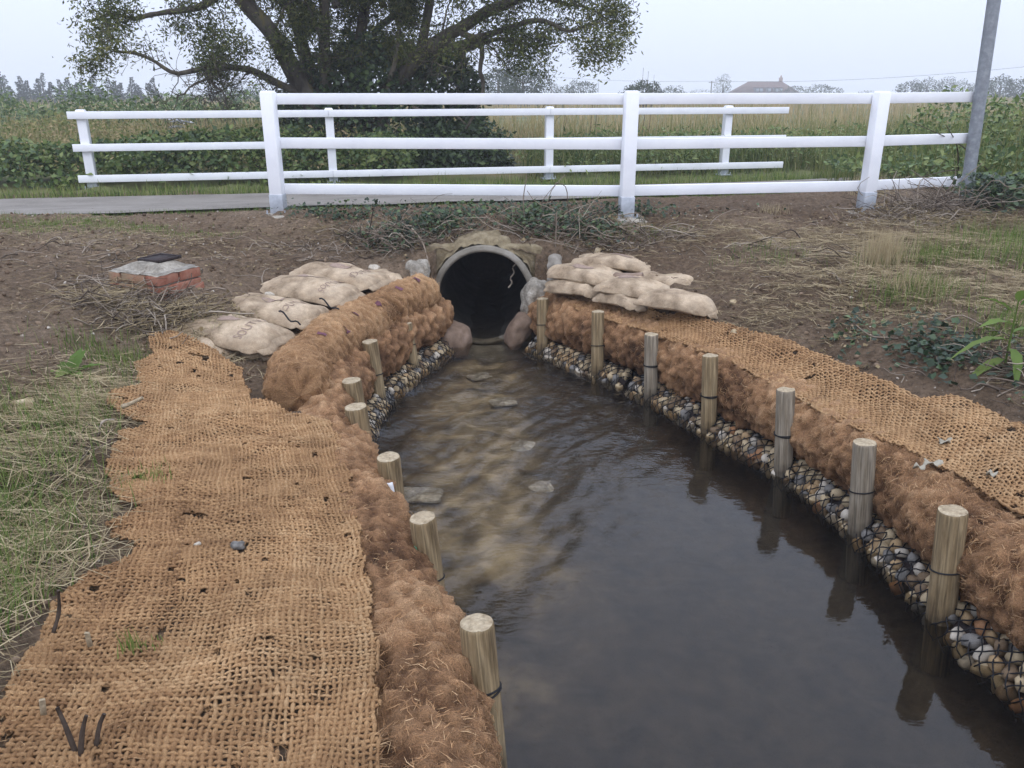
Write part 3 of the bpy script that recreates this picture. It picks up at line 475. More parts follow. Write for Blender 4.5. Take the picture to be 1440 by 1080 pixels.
# ------------------------------------------------------------------ coir mats (woven net)
def weave(name, label, line, nv, soff, d0, d1, ps, pd, pg, rc, rr_, seed, nfib, cat='coir mat', wr=.012, step=.0085, sides=4):
    # line: dense polyline (along the bank), nv outward normals; columns run along it, rows run across it
    s = np.r_[0, np.cumsum(np.linalg.norm(np.diff(line, axis=0), axis=1))]
    def at(S, D):
        # smoothed normals keep rows from crossing
        return np.stack([np.interp(S, s, line[:, 0])+np.interp(S, s, nv[:, 0])*D, np.interp(S, s, line[:, 1])+np.interp(S, s, nv[:, 1])*D], -1)
    # support sampled on a coarse lattice and interpolated: a cloth bridges small hollows
    cs = np.linspace(soff[0], soff[1], int((soff[1]-soff[0])/.03)); cd = np.linspace(d0, d1, int((d1-d0)/.03)+2)
    CS, CD = np.meshgrid(cs, cd, indexing='ij'); q = at(CS, CD); Z = support(q[..., 0], q[..., 1])
    for _ in range(14):
        Zp = np.pad(Z, 1, mode='edge'); Zs = (Zp[:-2, 1:-1]+Zp[2:, 1:-1]+Zp[1:-1, :-2]+Zp[1:-1, 2:])/4; Z = np.maximum(Zs, Z-.0015)
    Z = Z+.014+wr*(fbm(q, 4.2, 3, seed)+.5*fbm(q*np.array([1, 1.6]), 9, 2, seed+2))+wr
    def zat(S, D):
        u = np.clip((S-cs[0])/(cs[1]-cs[0]), 0, len(cs)-1.001); v_ = np.clip((D-cd[0])/(cd[1]-cd[0]), 0, len(cd)-1.001)
        i, j = u.astype(int), v_.astype(int); a, b = u-i, v_-j
        return Z[i, j]*(1-a)*(1-b)+Z[i+1, j]*a*(1-b)+Z[i, j+1]*(1-a)*b+Z[i+1, j+1]*a*b
    parts = []; allp = []
    for kind in (0, 1):
        if kind == 0:   # columns
            D = np.arange(d0, d1, pd); S = np.arange(soff[0], soff[1], step); SS, DD = np.meshgrid(S, D, indexing='xy')
        else:
            S = np.arange(soff[0], soff[1], ps); D = np.arange(d0, d1, step); DD, SS = np.meshgrid(D, S, indexing='xy')
        jit = np.stack([SS, DD], -1); wob = .006*fbm(jit, 7, 2, seed+5+kind)+.0016*vn(jit, 55, seed+7+kind)
        S2 = SS+(wob+.014*vn(jit, 3.1, seed+70)+.005*vn(jit, 24, seed+73)); D2 = DD+(.014*vn(jit, 4.1, seed+71)+.008*fbm(jit, 7, 2, seed+50)+.004*vn(jit, 26, seed+74)); 
        if kind == 0: D2 = D2+wob*.6
        q = at(S2, D2); ph = np.pi*(SS/ps)+np.pi*np.round(DD/pd) if kind == 0 else np.pi*(DD/pd)+np.pi*np.round(SS/ps)+np.pi
        z = zat(S2, D2)+.0034*np.sin(ph)+.0015*vn(jit, 40, seed+11)
        pts = np.concatenate([q, z[..., None]], -1); rad = (rc if kind == 0 else rr_)*(1+.32*vn(jit, 42, seed+13+kind)+.22*vn(jit, 9, seed+15))
        ed = .012*vn(q, 14, seed+19)
        mask = pip(q[..., 0]+ed, q[..., 1]+ed, pg)
        drop = vn(q, 21, seed+33) > .86; mask &= ~drop
        v, f, src = tubes(pts, rad, sides, mask)
        base_r = np.clip(.5+.18*fbm(q, 1.6, 3, seed+21)+.10*np.sin(ph)+rng.normal(0, .10, q.shape[0])[:, None]+.15*vn(jit, 25, seed+23), 0, 1).reshape(-1)
        parts.append((v, f, base_r[src])); m_ = mask.reshape(-1); allp.append(pts.reshape(-1, 3)[m_])
    V, Fc, Rn = cat_(parts); root = thing(name, label, cat, (float(pg[:, 0].mean()), float(pg[:, 1].mean()), 0)); off = np.array(root.location)
    obj('woven_yarns', V-off, Fc, MT['coir_yarn'], root, Rn, kind='stuff')
    ap = np.concatenate(allp); fv, ff, fr = fibres(ap, np.tile([[0., 0, 1]], (len(ap), 1)), nfib, .012, .05, .0011, .35, seed, .6)
    obj('loose_fibres', fv-off, ff, MT['fibre'], root, fr, kind='stuff')
    return ap
def smooth_line(pl, n=60):
    k = np.ones(n)/n; p = np.stack([np.convolve(np.pad(pl[:, i], n, mode='edge'), k, 'same')[n:-n] for i in range(2)], 1); return p
Lb, _ = poly([(-1.75, 5.6), (-1.42, 4.9), (-1.08, 4.0), (-.76, 3.1), (-.52, 2.3), (-.38, 1.5), (-.28, .4)], .02); Lbn = nrm(Lb, 1); Lbn = np.where(Lbn[:, :1] > 0, -Lbn, Lbn)
Lbn = smooth_line(Lbn, 80)
apL = weave('coir_mat', 'big woven coir mat pegged over the left bank in the foreground', Lb, Lbn, (.2, 5.0), -.30, 1.25, .0190, .0172, MATL, .0066, .0058, 51, 22000, step=.009)
Rbn = smooth_line(RN, 60)
apR = weave('coir_mat', 'long woven coir mat laid over the right bank above the coir roll', RSd, Rbn, (.25, 5.9), .05, 1.3, .0185, .0165, MATR, .0068, .0060, 77, 14000, step=.0105)
# ------------------------------------------------------------------ rock rolls (flints in black net)
SVAR = []
for k in range(8):
    v, f = blob(2, (1, .82, .72), .26, 100+k*7, .3, 1.1); SVAR.append((v, f))
SM = {}
def stone_mesh(k, m):
    if (k, m) not in SM: SM[k, m] = mesh('stone', SVAR[k][0], SVAR[k][1], STN[m])
    return SM[k, m]
SW = [0]*10+[1]*6+[2]*4+[3]*4+[4]*1+[5]*5
def rock_roll(label, line, outw, r=.125, cz=-.04, a0=-8, a1=115):
    l3, ss = poly(line, .012); t = np.gradient(l3, axis=0); t /= np.linalg.norm(t, axis=1, keepdims=True); n2 = np.stack([t[:, 1], -t[:, 0]], 1)
    if (n2[len(n2)//2]*outw).sum() > 0: n2 = -n2            # towards the water
    root = thing('rock_roll', label, 'rock roll', (l3[0, 0], l3[0, 1], 0)); off = np.array([l3[0, 0], l3[0, 1], 0]); L = ss[-1]
    def at(s, a, rr):
        s = np.clip(s, 0, L); c = np.stack([np.interp(s, ss, l3[:, 0]), np.interp(s, ss, l3[:, 1])], -1); n = np.stack([np.interp(s, ss, n2[:, 0]), np.interp(s, ss, n2[:, 1])], -1)
        e = 1-.25*np.clip(1-np.minimum(s, L-s)/.08, 0, 1)**2
        return np.concatenate([c+n*(rr*e*np.cos(a))[..., None], (cz+rr*e*np.sin(a))[..., None]], -1)
    S, A = np.meshgrid(np.linspace(.02, L-.02, int(L/.04)), np.linspace(0, 2*np.pi, 20, endpoint=False), indexing='ij'); q = at(S, A, np.full(S.shape, r-.045))-off
    obj('dark_core', q.reshape(-1, 3), grid_faces(*S.shape, True), MT['iron'], root)
    ds = .062; rows = int(r*R(a1-a0)/.055)
    for j in range(rows):
        for s in np.arange(ds*.5+(j % 2)*ds*.5, L-.01, ds):
            a = R(a0)+(j+.5)/rows*R(a1-a0)+rng.normal(0, .06); p = at(np.array(s+rng.normal(0, .006)), np.array(a), np.array(r-.022+rng.normal(0, .006)))-off
            o = bpy.data.objects.new('stone', stone_mesh(int(rng.integers(8)), SW[int(rng.integers(len(SW)))])); sc.collection.objects.link(o); o.parent = root
            sz = rng.uniform(.028, .039); o.location = p; o.rotation_euler = rng.uniform(0, 6.28, 3); o.scale = (sz*1.05, sz, sz)
    K = 26; a = np.linspace(R(a0-8), R(a1+8), K); tl = []
    for sg in (-1, 1):
        for s0 in np.arange(-.45, L+.45, .062):
            s = s0+sg*(a-a.mean())*.105+.012*vn(np.stack([a*3, a*0+s0*9+sg], -1), 1.5, 7)
            rr = r+.012+.008*vn(np.stack([a*2, a*0+s0*5], -1), 2., 4)-.004*np.abs(np.sin(a*14+s0*30)); tl.append((at(s, a, rr)-off, (s > 0) & (s < L)))
    pts = np.stack([x[0] for x in tl]); mk = np.stack([x[1] for x in tl]); v, f, _ = tubes(pts, np.full(pts.shape[:2], .003), 4, mk)
    obj('net', v, f, MT['black_cord'], root, label='black diamond mesh net')
    return root
def seg(pl, s, a, b, off): k = (s >= a) & (s <= b); return (pl+off)[k][::6]
cuts = [.12, 1.35, 2.75, 4.05, 5.1]; names = ['nearest the pipe on the right bank', 'second from the pipe on the right bank', 'third from the pipe on the right bank', 'nearest the camera on the right bank']
RRk = RN*.085
for k in range(4): rock_roll('flint roll in black net, '+names[k], seg(RSd, RSs, cuts[k], cuts[k+1]+.07, RRk), RN[int((cuts[k]+.5)/.02)])
LRk = LN*.075
for (a, b, nm) in [(.15, 1.46, 'nearest the pipe on the left bank'), (1.38, 2.75, 'behind the leaning left stakes')]:
    rock_roll('flint roll in black net, '+nm, seg(LSd, LSs, a, b, LRk), LN[int((a+.5)/.02)])

# ------------------------------------------------------------------ stakes
def stake(base, top, r, mat, label, ties, seed, tag=None, paint=False):
    base = np.array(base); top = np.array(top); d = top-base; h = np.linalg.norm(d); d /= h
    root = thing('wooden_stake', label, 'stake', tuple(base), 'wooden stakes along the stream')
    rot = Vector((0, 0, 1)).rotation_difference(Vector(d)); root.rotation_mode = 'QUATERNION'; root.rotation_quaternion = rot
    zz = np.r_[-.3, np.linspace(-.05, h-.012, 12), h-.004, h]; th = np.linspace(0, 2*np.pi, 36, endpoint=False); Z, T_ = np.meshgrid(zz, th, indexing='ij')
    rr = r*(1+.0*Z)*(1+.018*vn(np.stack([np.cos(T_)*1.5, np.sin(T_)*1.5, Z*3], -1), 1., seed)+.012*vn(np.stack([np.cos(T_)*6, np.sin(T_)*6, Z*.8], -1), 1., seed+1)); rr[-2] *= .985; rr[-1] *= .95
    crack = np.exp(-((T_-3.9-seed % 3*.5)/.05)**2)*smooth(h*.3, h, Z); rr = rr-.006*crack
    v = np.stack([rr*np.cos(T_), rr*np.sin(T_), Z], -1); v[-1, :, 2] += .004*vn(v[-1], 30, seed)
    obj('post', v.reshape(-1, 3), grid_faces(len(zz), 36, True), mat, root)
    ring = v[-1]; ring2 = ring*np.array([.5, .5, 1])+[0, 0, .0015]; c = np.array([[0, 0, ring[:, 2].mean()+.002]])
    vv = np.vstack([ring+[0, 0, .0006], ring2+[0, 0, .001], c]); ff = np.array([[i, (i+1) % 36, 36+(i+1) % 36] for i in range(36)]+[[i, 36+(i+1) % 36, 36+i] for i in range(36)]+[[36+i, 36+(i+1) % 36, 72] for i in range(36)])
    obj('sawn_top', vv, ff, MT['endgrain'], root)
    for (tz, tilt, ph) in ties:
        t = np.linspace(0, 2*np.pi, 41); pts = np.stack([(r+.003)*np.cos(t), (r+.003)*np.sin(t), tz+tilt*np.cos(t-ph)], 1)[None]
        v, f = tubes(pts, np.full((1, 41), .0034), 6); obj('cord_tie', v, f, MT['black_cord'], root, label='black cord tied round the stake')
    if paint:
        T2, Z2 = np.meshgrid(np.linspace(3.75, 4.15, 8), np.linspace(h-.24, h-.1, 10), indexing='ij'); wv = .15*vn(np.stack([T2*3, Z2*30], -1), 1, 3); q = np.stack([(r+.0025)*np.cos(T2+wv*.5), (r+.0025)*np.sin(T2+wv*.5), Z2], -1)
        obj('paint_mark', q.reshape(-1, 3), grid_faces(8, 10), MT['greenpaint'], root, label='green paint mark on the stake')
    return root
order = ['first', 'second', 'third', 'fourth', 'fifth', 'sixth', 'seventh']
rst = [((763, 420), (763, 495)), ((841, 438), (840, 527)), ((916, 470), (915, 560)), ((999, 500), (996, 607)), ((1105, 548), (1101, 667)), ((1216, 622), (1208, 750)), ((1340, 718), (1322, 870))]
for k, (t, b) in enumerate(rst):
    B = P(*b, 0); stake(B, PY(*t, B[1]+.01), [.047, .047, .047, .048, .049, .052, .054][k], MT['stake_grey' if k in (2, 4, 5) else 'stake'], 'round wooden stake on the right bank, %s from the pipe' % order[k], [(.24, .008, -1.6), (.245, -.006, -1.2)] if k in (2, 3, 4) else [(.23, .01, -1.5)], 11+k*3)
lst = [((-.74, 5.80), (571, 455), 5.80), ((-.905, 5.14), (520, 480), 5.12), ((-.88, 4.36), (494, 535), 4.34), ((-.77, 3.9), (500, 572), 3.88), ((-.53, 3.3), (546, 643), 3.27), ((-.30, 2.72), (594, 728), 2.70), ((-.067, 1.99), (670, 876), 2.03)]
for k, (b, t, Y) in enumerate(lst):
    stake((b[0], b[1], 0), PY(*t, Y), [.044, .052, .055, .058, .052, .05, .052][k], MT['stake'], 'round wooden stake on the left bank, %s from the pipe%s' % (order[k], ', green paint mark' if k == 5 else ''), [(.22, .01, -1.5)] if k < 6 else [(.285, .012, -1.), (.255, .03, -.5)], 41+k*3, paint=(k == 5))
# white tag tucked beside the fifth left stake
c = PY(549, 693, 3.17); u = np.linspace(0, 1, 8); w_ = np.linspace(-1, 1, 5); U, W = np.meshgrid(u, w_, indexing='ij')
q = np.stack([c[0]-.008+.016*U+.022*W*(1-.4*U**4), c[1]-.02+.012*W**2+.01*U, c[2]+.055-.12*U], -1)
tg = obj('plastic_tag', q.reshape(-1, 3), grid_faces(8, 5), MT['whitetag'], None, label='small white plastic tag beside the fifth left stake', cat='tag')
m_ = tg.modifiers.new('solid', 'SOLIDIFY'); m_.thickness = .004
for k in range(5): 
    v, f = box(-.006, .006, -.001, .001, -.003, .003); obj('printed_mark', v+np.array([c[0]+.004+.003*k-.004*(k % 2), c[1]-.026, c[2]+.025-.019*k]), f, MT['black_cord'], tg)

# ------------------------------------------------------------------ sandbags
def text_mesh(s, size):
    cu = bpy.data.curves.new('txt', 'FONT'); cu.body = s; cu.size = size; cu.align_x = 'CENTER'; cu.align_y = 'CENTER'; cu.resolution_u = 3
    o = bpy.data.objects.new('txt', cu); sc.collection.objects.link(o); bpy.context.view_layer.update()
    me = o.to_mesh(); v = np.array([x.co[:] for x in me.vertices]); me.calc_loop_triangles(); f = np.array([t.vertices[:] for t in me.loop_triangles]); o.to_mesh_clear(); bpy.data.objects.remove(o); return v, f
TXT = text_mesh('SOUTOUR', .075)
def sandbag(label, c, ang, L, W, H, seed, tip=0., pitch=0., text=None, leaf=None, under=0., sag=.0, group='sandbags'):
    # long axis along ang; lies on what is beneath it
    n, m = 44, 32; u = np.linspace(-1, 1, n); v_ = np.linspace(-1, 1, m); ca, sa = math.cos(ang), math.sin(ang)
    def surf(U, V, top):
        wdt = 1-.10*np.abs(U)**4-.08*(1-np.abs(U))*np.cos(U*2); lx = U*L/2*(1-.10*np.abs(V)**5); ly = V*W/2*wdt
        lx = lx+.022*fbm(np.stack([U*1.5, V*1.5], -1), 1.4, 2, seed+5); ly = ly+.026*fbm(np.stack([U*1.6, V*1.4], -1), 1.4, 2, seed+6)
        x = c[0]+lx*ca-ly*sa; y = c[1]+lx*sa+ly*ca
        pr_ = np.clip((1-np.abs(U)**2.6), 0, 1)**.5*np.clip((1-np.abs(V)**2.4), 0, 1)**.55
        b = np.stack([lx, ly, lx*0+seed], -1)
        cr = vn(b, 6, seed+3)+.5*vn(b, 13, seed+4); wr = .024*fbm(b, 5, 3, seed)-.013*np.exp(-(cr/.10)**2)+.006*np.sin((U*9+V*2+3*vn(b, 5, seed)))*np.abs(U)**2
        zb = c[2]+pitch*lx-.022*np.abs(U)**2.5-.012*np.abs(V)**3+.012*vn(np.stack([U+seed, V], -1), 1.2, seed)
        return x, y, zb+(pr_*H*(.62 if top else -.38)+(wr*pr_**.5 if top else 0))
    U, V = np.meshgrid(u, v_, indexing='ij'); xs, ys, zs = surf(U, V, True); xb, yb, zb = surf(U, V, False)
    off = np.array([c[0], c[1], c[2]])
    T_ = np.stack([xs, ys, zs], -1).reshape(-1, 3)-off; B_ = np.stack([xb, yb, zb], -1).reshape(-1, 3)-off-[0, 0, .002]
    f = grid_faces(n, m); V_ = np.vstack([T_, B_]); F_ = np.vstack([f, f[:, ::-1]+n*m])
    ring = np.r_[np.arange(m), np.arange(1, n)*m+m-1, (n-1)*m+np.arange(m-2, -1, -1), np.arange(n-2, 0, -1)*m]
    F_ = np.vstack([F_, np.stack([ring, np.roll(ring, -1), np.roll(ring, -1)+n*m, ring+n*m], -1)])
    root = thing('sandbag', label, 'sandbag', tuple(off), group); obj('bag', V_, F_, MT['burlap'], root)
    # seam frill at one end
    vv = np.linspace(-.8, .8, 30); e = []
    for k, dx in enumerate((.985, 1.05, 1.10)):
        x, y, z = surf(np.full(30, min(dx, 1.)), vv, True); x = x+(dx-1)*L/2*ca*(1 if dx > 1 else 0); y = y+(dx-1)*L/2*sa*(1 if dx > 1 else 0)
        e.append(np.stack([x, y, z+.005*vn(np.stack([vv*4, vv*0+seed], -1), 1, 3)*(k > 0)-.010*k], -1)-off)
    o = obj('sewn_end', np.concatenate(e), grid_faces(3, 30), MT['burlap'], root); o.modifiers.new('s', 'SOLIDIFY').thickness = .006
    def decal(tv, tf, uc, vc, rot, nm):
        a = rot; px = tv[:, 0]*math.cos(a)-tv[:, 1]*math.sin(a); py = tv[:, 0]*math.sin(a)+tv[:, 1]*math.cos(a); x, y, z = surf(np.clip(uc+px/(L/2), -.97, .97), np.clip(vc+py/(W/2), -.97, .97), True)
        obj(nm, np.stack([x, y, z+.0035], -1)-off, tf, MT['print'], root, smooth_=False, label='faded print on the sacking')
    if text: decal(TXT[0], TXT[1], *text, 'printed_lettering')
    if leaf:
        t = np.linspace(0, 2*np.pi, 40, endpoint=False); lv = np.stack([.075*np.cos(t)*(1+.25*(np.cos(t) > .8)), .042*np.sin(t)*(1-.3*np.cos(t)), 0*t], 1)
        lv2 = lv*.5; lv = np.vstack([lv, lv2, [[0, 0, 0]]]); lf = np.array([x for i in range(40) for x in ([i, (i+1) % 40, 40+(i+1) % 40], [i, 40+(i+1) % 40, 40+i], [40+i, 40+(i+1) % 40, 80])])
        decal(lv, lf, *leaf, 'printed_leaf')
    return root
# left row: bags side by side, ends towards the stream
pe = np.array([.93, -.37])    # towards the stream
row = [((292, 480), .53), ((357, 466), .575), ((415, 434), .605), ((464, 406), .635), ((506, 386), .665)]
labs = ['lowest pale sandbag at the near end of the left row, beside the coir mat', 'second sandbag from the near end of the left row, hanging over a hollow', 'middle sandbag of the left row with black cord at its corners', 'fourth sandbag of the left row, faded lettering on top', 'topmost sandbag of the left row near the concrete block, faded lettering']
for k, ((a, b), z) in enumerate(row):
    e = P(a, b, z); c = np.array([e[0], e[1]])-pe*.20
    sandbag(labs[k], (c[0], c[1], z-.015), math.atan2(pe[1], pe[0])+[.12, .05, -.02, .04, .1][k], .74, .50, .115, 200+k*11, pitch=[-.02, -.06, -.05, -.06, -.08][k], text=(.56, .0, R(90)+.0) if k in (1, 2, 3, 4) else None, leaf=(.02, .05, 0.2) if k in (1, 2, 3, 4) else None, group='sandbags on the left bank')
e = P(538, 396, .58); sandbag('small sandbag tucked below the topmost left bag, next to the pipe', (e[0]-.02, e[1]+.12, .555), -.9, .42, .30, .13, 290, group='sandbags on the left bank')
e = P(365, 485, .50); sandbag('slack folded sandbag showing under the second left bag', (e[0]-.05, e[1]+.03, .47), -.5, .40, .24, .10, 297, group='sandbags on the left bank')
# black cord ends at bag corners
for k, (a, b, z) in enumerate([(455, 425, .60), (398, 443, .58)]):
    e = P(a, b, z+.05); t = np.linspace(0, 1, 10); pts = np.stack([e[0]-.03+.16*t, e[1]+.02-.10*t, e[2]+.02-.07*t+.015*np.sin(t*9)], 1)[None]
    v, f = tubes(pts, np.full((1, 10), .006), 5); obj('cord', v, f, MT['black_cord'], None, label=['black cord end between the upper left sandbags', 'black cord end between the middle left sandbags'][k], cat='cord')
g2 = 'sandbags on the right bank'
sandbag('lower sandbag peeping out under the leaf-printed bag beside the pipe', (.52, 6.34, .545), -.55, .52, .36, .10, 311, group=g2)
sandbag('flat sandbag at the bottom of the right pile beside the coir roll', (.84, 5.98, .535), -.75, .46, .34, .09, 318, group=g2)
sandbag('rear sandbag at the top of the right pile, against the soil bank', (.86, 6.62, .68), -.28, .68, .42, .11, 325, pitch=-.05, leaf=(.1, .0, .1), group=g2)
sandbag('plump sandbag with a leaf print on top of the right pile', (.60, 6.42, .625), -.50, .62, .42, .13, 332, pitch=-.06, leaf=(-.12, -.1, .3), group=g2)
sandbag('sandbag with a leaf print in the middle of the right pile', (.94, 6.05, .60), -.55, .60, .42, .125, 339, pitch=-.05, leaf=(-.15, -.1, .3), group=g2)
sandbag('half buried sandbag at the back of the right pile', (1.20, 6.24, .62), -.5, .56, .38, .08, 346, group=g2)
sandbag('curled sandbag at the end of the right pile next to the coir mat', (1.17, 5.60, .60), -.45, .54, .32, .12, 353, group=g2, pitch=-.06)

# ------------------------------------------------------------------ fences
def bar(name, a, b, hgt, thk, mat, parent, off):      # rail between two points
    a = np.array(a); b = np.array(b); d = b-a; L = np.linalg.norm(d); v, f = box(0, L, -thk/2, thk/2, -hgt/2, hgt/2)
    o = obj(name, v, f, mat, parent, smooth_=False); o.location = a-off; o.rotation_euler = (0, -math.asin(d[2]/L), math.atan2(d[1], d[0])); return bev(o, .004)
def fpost(c, h, wd, parent, off, rz, shoe=.19):
    s = wd/2; v = np.array([[x*s, y*s, z] for z in (.012, h-.02) for x, y in ((-1, -1), (1, -1), (1, 1), (-1, 1))]+[[x*s*.8, y*s*.8, h] for x, y in ((-1, -1), (1, -1), (1, 1), (-1, 1))])
    f = [[i+4*k, (i+1) % 4+4*k, (i+1) % 4+4*k+4, i+4*k+4] for k in (0, 1) for i in range(4)]+[[8, 9, 10, 11], [3, 2, 1, 0]]
    p = obj('post', v, f, MT['white_paint'], parent, smooth_=False); p.location = np.array(c)-off; p.rotation_euler = (0, 0, rz); bev(p, .004)
    s2 = s+.005; v, f = box(-s2, s2, -s2, s2, .0, shoe); o = obj('metal_shoe', v, f, MT['galv'], p, smooth_=False); bev(o, .003)
    v, f = box(-s2-.04, s2+.04, -s2-.04, s2+.04, -.004, .008); o = obj('base_plate', v, f, MT['galv'], p, smooth_=False)
    for x in (-1, 1):
        th = np.arange(8)/8*2*np.pi; ring = np.stack([.008*np.cos(th), .008*np.sin(th)], 1); v = np.vstack([np.c_[ring, np.full(8, .008)], np.c_[ring, np.full(8, .05)], [[0, 0, .052]]]); f = [[i, (i+1) % 8, 8+(i+1) % 8, 8+i] for i in range(8)]
        o = obj('bolt', v+np.array([x*(s2+.022), -s2-.022, 0]), f, MT['galv'], p)
FA = [P(393, 302, .92), P(880, 306, .92), P(1216, 298, .915)]
off = np.array(FA[0]); ff_ = thing('rail_fence', 'white three-rail timber fence in front of the path, above the culvert', 'fence', tuple(off))
rzs = [math.atan2(FA[1][1]-FA[0][1], FA[1][0]-FA[0][0]), 0.1, math.atan2(FA[2][1]-FA[1][1], FA[2][0]-FA[1][0])]
for c, rz in zip(FA, rzs): fpost(c, 1.095, .115, ff_, off, rz)
endp = PY(1374, 140, 8.28)
pts = [FA[0]+[-.05, .075, 0], FA[1]+[0, .085, 0], FA[2]+[0, .085, 0], np.array([4.50, 8.30, .93])]
for zc in (1.945, 1.562, 1.15):
    for k in range(3):
        a = pts[k]*[1, 1, 0]+[0, 0, zc+.002*k]; b = pts[k+1]*[1, 1, 0]+[-.004 if k < 2 else 0, 0, zc+.002*k+(.0 if k < 2 else .01)]; bar('rail', a, b, .095, .04, MT['white_paint'], ff_, off)
BA = [np.array([-6.02, 11.9, .69]), np.array([-2.70, 12.56, .70]), np.array([.58, 13.2, .71]), np.array([3.5, 13.8, .715])]
off = BA[0]; bf = thing('rail_fence', 'white three-rail timber fence on the far side of the path, leaning end post', 'fence', tuple(off)); rzb = math.atan2(1.9, 9.52)
for c in BA: fpost(c, 1.085, .12, bf, off, rzb)
nb = np.array([math.sin(rzb), -math.cos(rzb), 0])*.085; db = np.array([math.cos(rzb), math.sin(rzb), 0])
ends = [BA[0]-db*.16, BA[1], BA[2], BA[3]+db*1.02]
for zc in (1.01, .575, .15):
    for k in range(3): bar('rail', ends[k]+nb+[0, 0, zc], ends[k+1]+nb-db*.004+[0, 0, zc], .10, .04, MT['white_paint'], bf, off)
for k, (a, b, sx) in enumerate([(372, 303, .26), (882, 311, .26), (1220, 300, .22)]):
    e = FA[k]; rock('concrete_footing', (e[0]-.05*(k == 0)*2, e[1]-.05, e[2]-.045), (sx, .17, .055), (0, 0, .3*k), MT['pale_concrete'], ['rough pale concrete footing under the left front fence post', 'concrete footing under the middle front fence post', 'concrete footing under the right front fence post'][k], 'footing', seed=60+k, boxy=.4, amp=.2, fine=.012)
# street pole
pb = np.array([4.535, 8.22, .9]); ptop = PY(1398, 0, 8.22); d = ptop-pb; ptop = pb+d*(2.7/d[2]); t = np.linspace(0, 1, 12)[:, None]
pts = (d*(2.7/d[2])*t)[None]; v, f = tubes(pts, np.full((1, 12), .058), 24); sp = thing('street_pole', 'grey galvanised metal pole at the right end of the front fence', 'pole', tuple(pb)); obj('shaft', v, f, MT['pole'], sp)
v, f = blob(2, (.06, .06, .02), 0, 1); o = obj('cap', v, f, MT['pole'], sp); o.location = ptop-pb
v, f = tubes(np.array([[[0, 0, -.02], [0, 0, .05]]]), np.full((1, 2), .075), 20); obj('collar', v, f, MT['pole'], sp)

# ------------------------------------------------------------------ brick inspection chamber
bc = np.array([-2.47, 5.52, .645]); ch = thing('brick_chamber', 'low red brick inspection chamber with concrete top and iron cover', 'inspection chamber', tuple(bc))
ch.rotation_euler = (0, 0, R(-24))
bs = .0; W2, D2 = .225, .19; bm_v, bm_f = box(-.108, .108, -.05, .05, -.0325, .0325); bm1 = mesh('brick', bm_v, bm_f, MT['brick'], smooth_=False); bm2 = mesh('brick', bm_v, bm_f, MT['brick_worn'], smooth_=False)
v, f = box(-W2+.02, W2-.02, -D2+.02, D2-.02, -.12, .222); obj('mortar_core', v, f, MT['mortar'], ch, smooth_=False)
for course in range(5):
    z = -.125+course*.075
    for side in range(4):
        ln = W2 if side % 2 == 0 else D2; per = [[-1, 0, 1], [-.5, .5]][course % 2] if side % 2 == 0 else [[-.5, .5], [-1, 0, 1]][course % 2]
        for kx in per:
            o = bpy.data.objects.new('brick', bm2 if (side == 0 and course > 1 and kx < .8) else bm1); sc.collection.objects.link(o); o.parent = ch; s_ = kx*.228; hw = .108
            lo, hi_ = max(s_-hw, -ln), min(s_+hw, ln)
            if hi_-lo < .05: bpy.data.objects.remove(o); continue
            cpos = (lo+hi_)/2; o.scale = ((hi_-lo)/.216, 1, 1)
            j = rng.normal(0, .004)
            if side == 0: o.location = (cpos, -D2+.045+j, z)
            elif side == 2: o.location = (cpos, D2-.045+j, z)
            elif side == 1: o.location = (W2-.045+j, cpos, z); o.rotation_euler = (0, 0, R(90))
            else: o.location = (-W2+.045+j, cpos, z); o.rotation_euler = (0, 0, R(90))
            o.scale.y = .9; o.rotation_euler.z += rng.normal(0, .01); bev(o, .006, 2)
n = 30; u = np.linspace(-1, 1, n); U, V = np.meshgrid(u, u, indexing='ij'); ed = np.maximum(np.abs(U), np.abs(V)); q = np.stack([U*(W2+.004*vn(np.stack([V*2, U], -1), 1.5, 3)), V*(D2+.004*vn(np.stack([U*2, V], -1), 1.5, 4)), .21+.055*(1-smooth(.35, 1., ed))+.004*fbm(np.stack([U, V], -1), 5, 3, 6)], -1)
obj('concrete_top', q.reshape(-1, 3), grid_faces(n, n), MT['pale_concrete'], ch)
cv = thing('iron_cover', 'dark rusty iron cover frame lying on the brick chamber', 'cover', tuple(bc+np.array([.02, .06, .272]))); cv.rotation_euler = (.03, -.02, R(-30)); cv.scale = (.72, .72, .8)
for (x0, x1, y0, y1) in [(-.15, .15, -.135, -.11), (-.15, .15, .11, .135), (-.15, -.125, -.11, .11), (.125, .15, -.11, .11)]: v, f = box(x0, x1, y0, y1, -.012, .012); obj('frame_bar', v, f, MT['iron'], cv, smooth_=False)
v, f = box(-.124, .124, -.109, .109, -.01, .004); obj('lid', v, f, MT['iron'], cv, smooth_=False)
for k, (a, b, z, rz, lb) in enumerate([(290, 397, .66, .5, 'loose red brick sticking out beside the chamber corner'), (300, 424, .60, 1.2, 'broken red brick on the soil below the chamber'), (268, 405, .70, -.3, 'crumbling red brick at the foot of the chamber corner')]):
    e = P(a, b, z); v, f = box(-.09+.03*(k == 1), .09-.03*(k == 1), -.05, .05, -.035, .035); v = v+rng.normal(0, .006, v.shape); o = obj('loose_brick', v, f, MT['brick'], None, smooth_=False, label=lb, cat='brick', loc=tuple(e)); o.rotation_euler = (.2*k-.1, .25-.2*k, rz); bev(o, .012, 3)
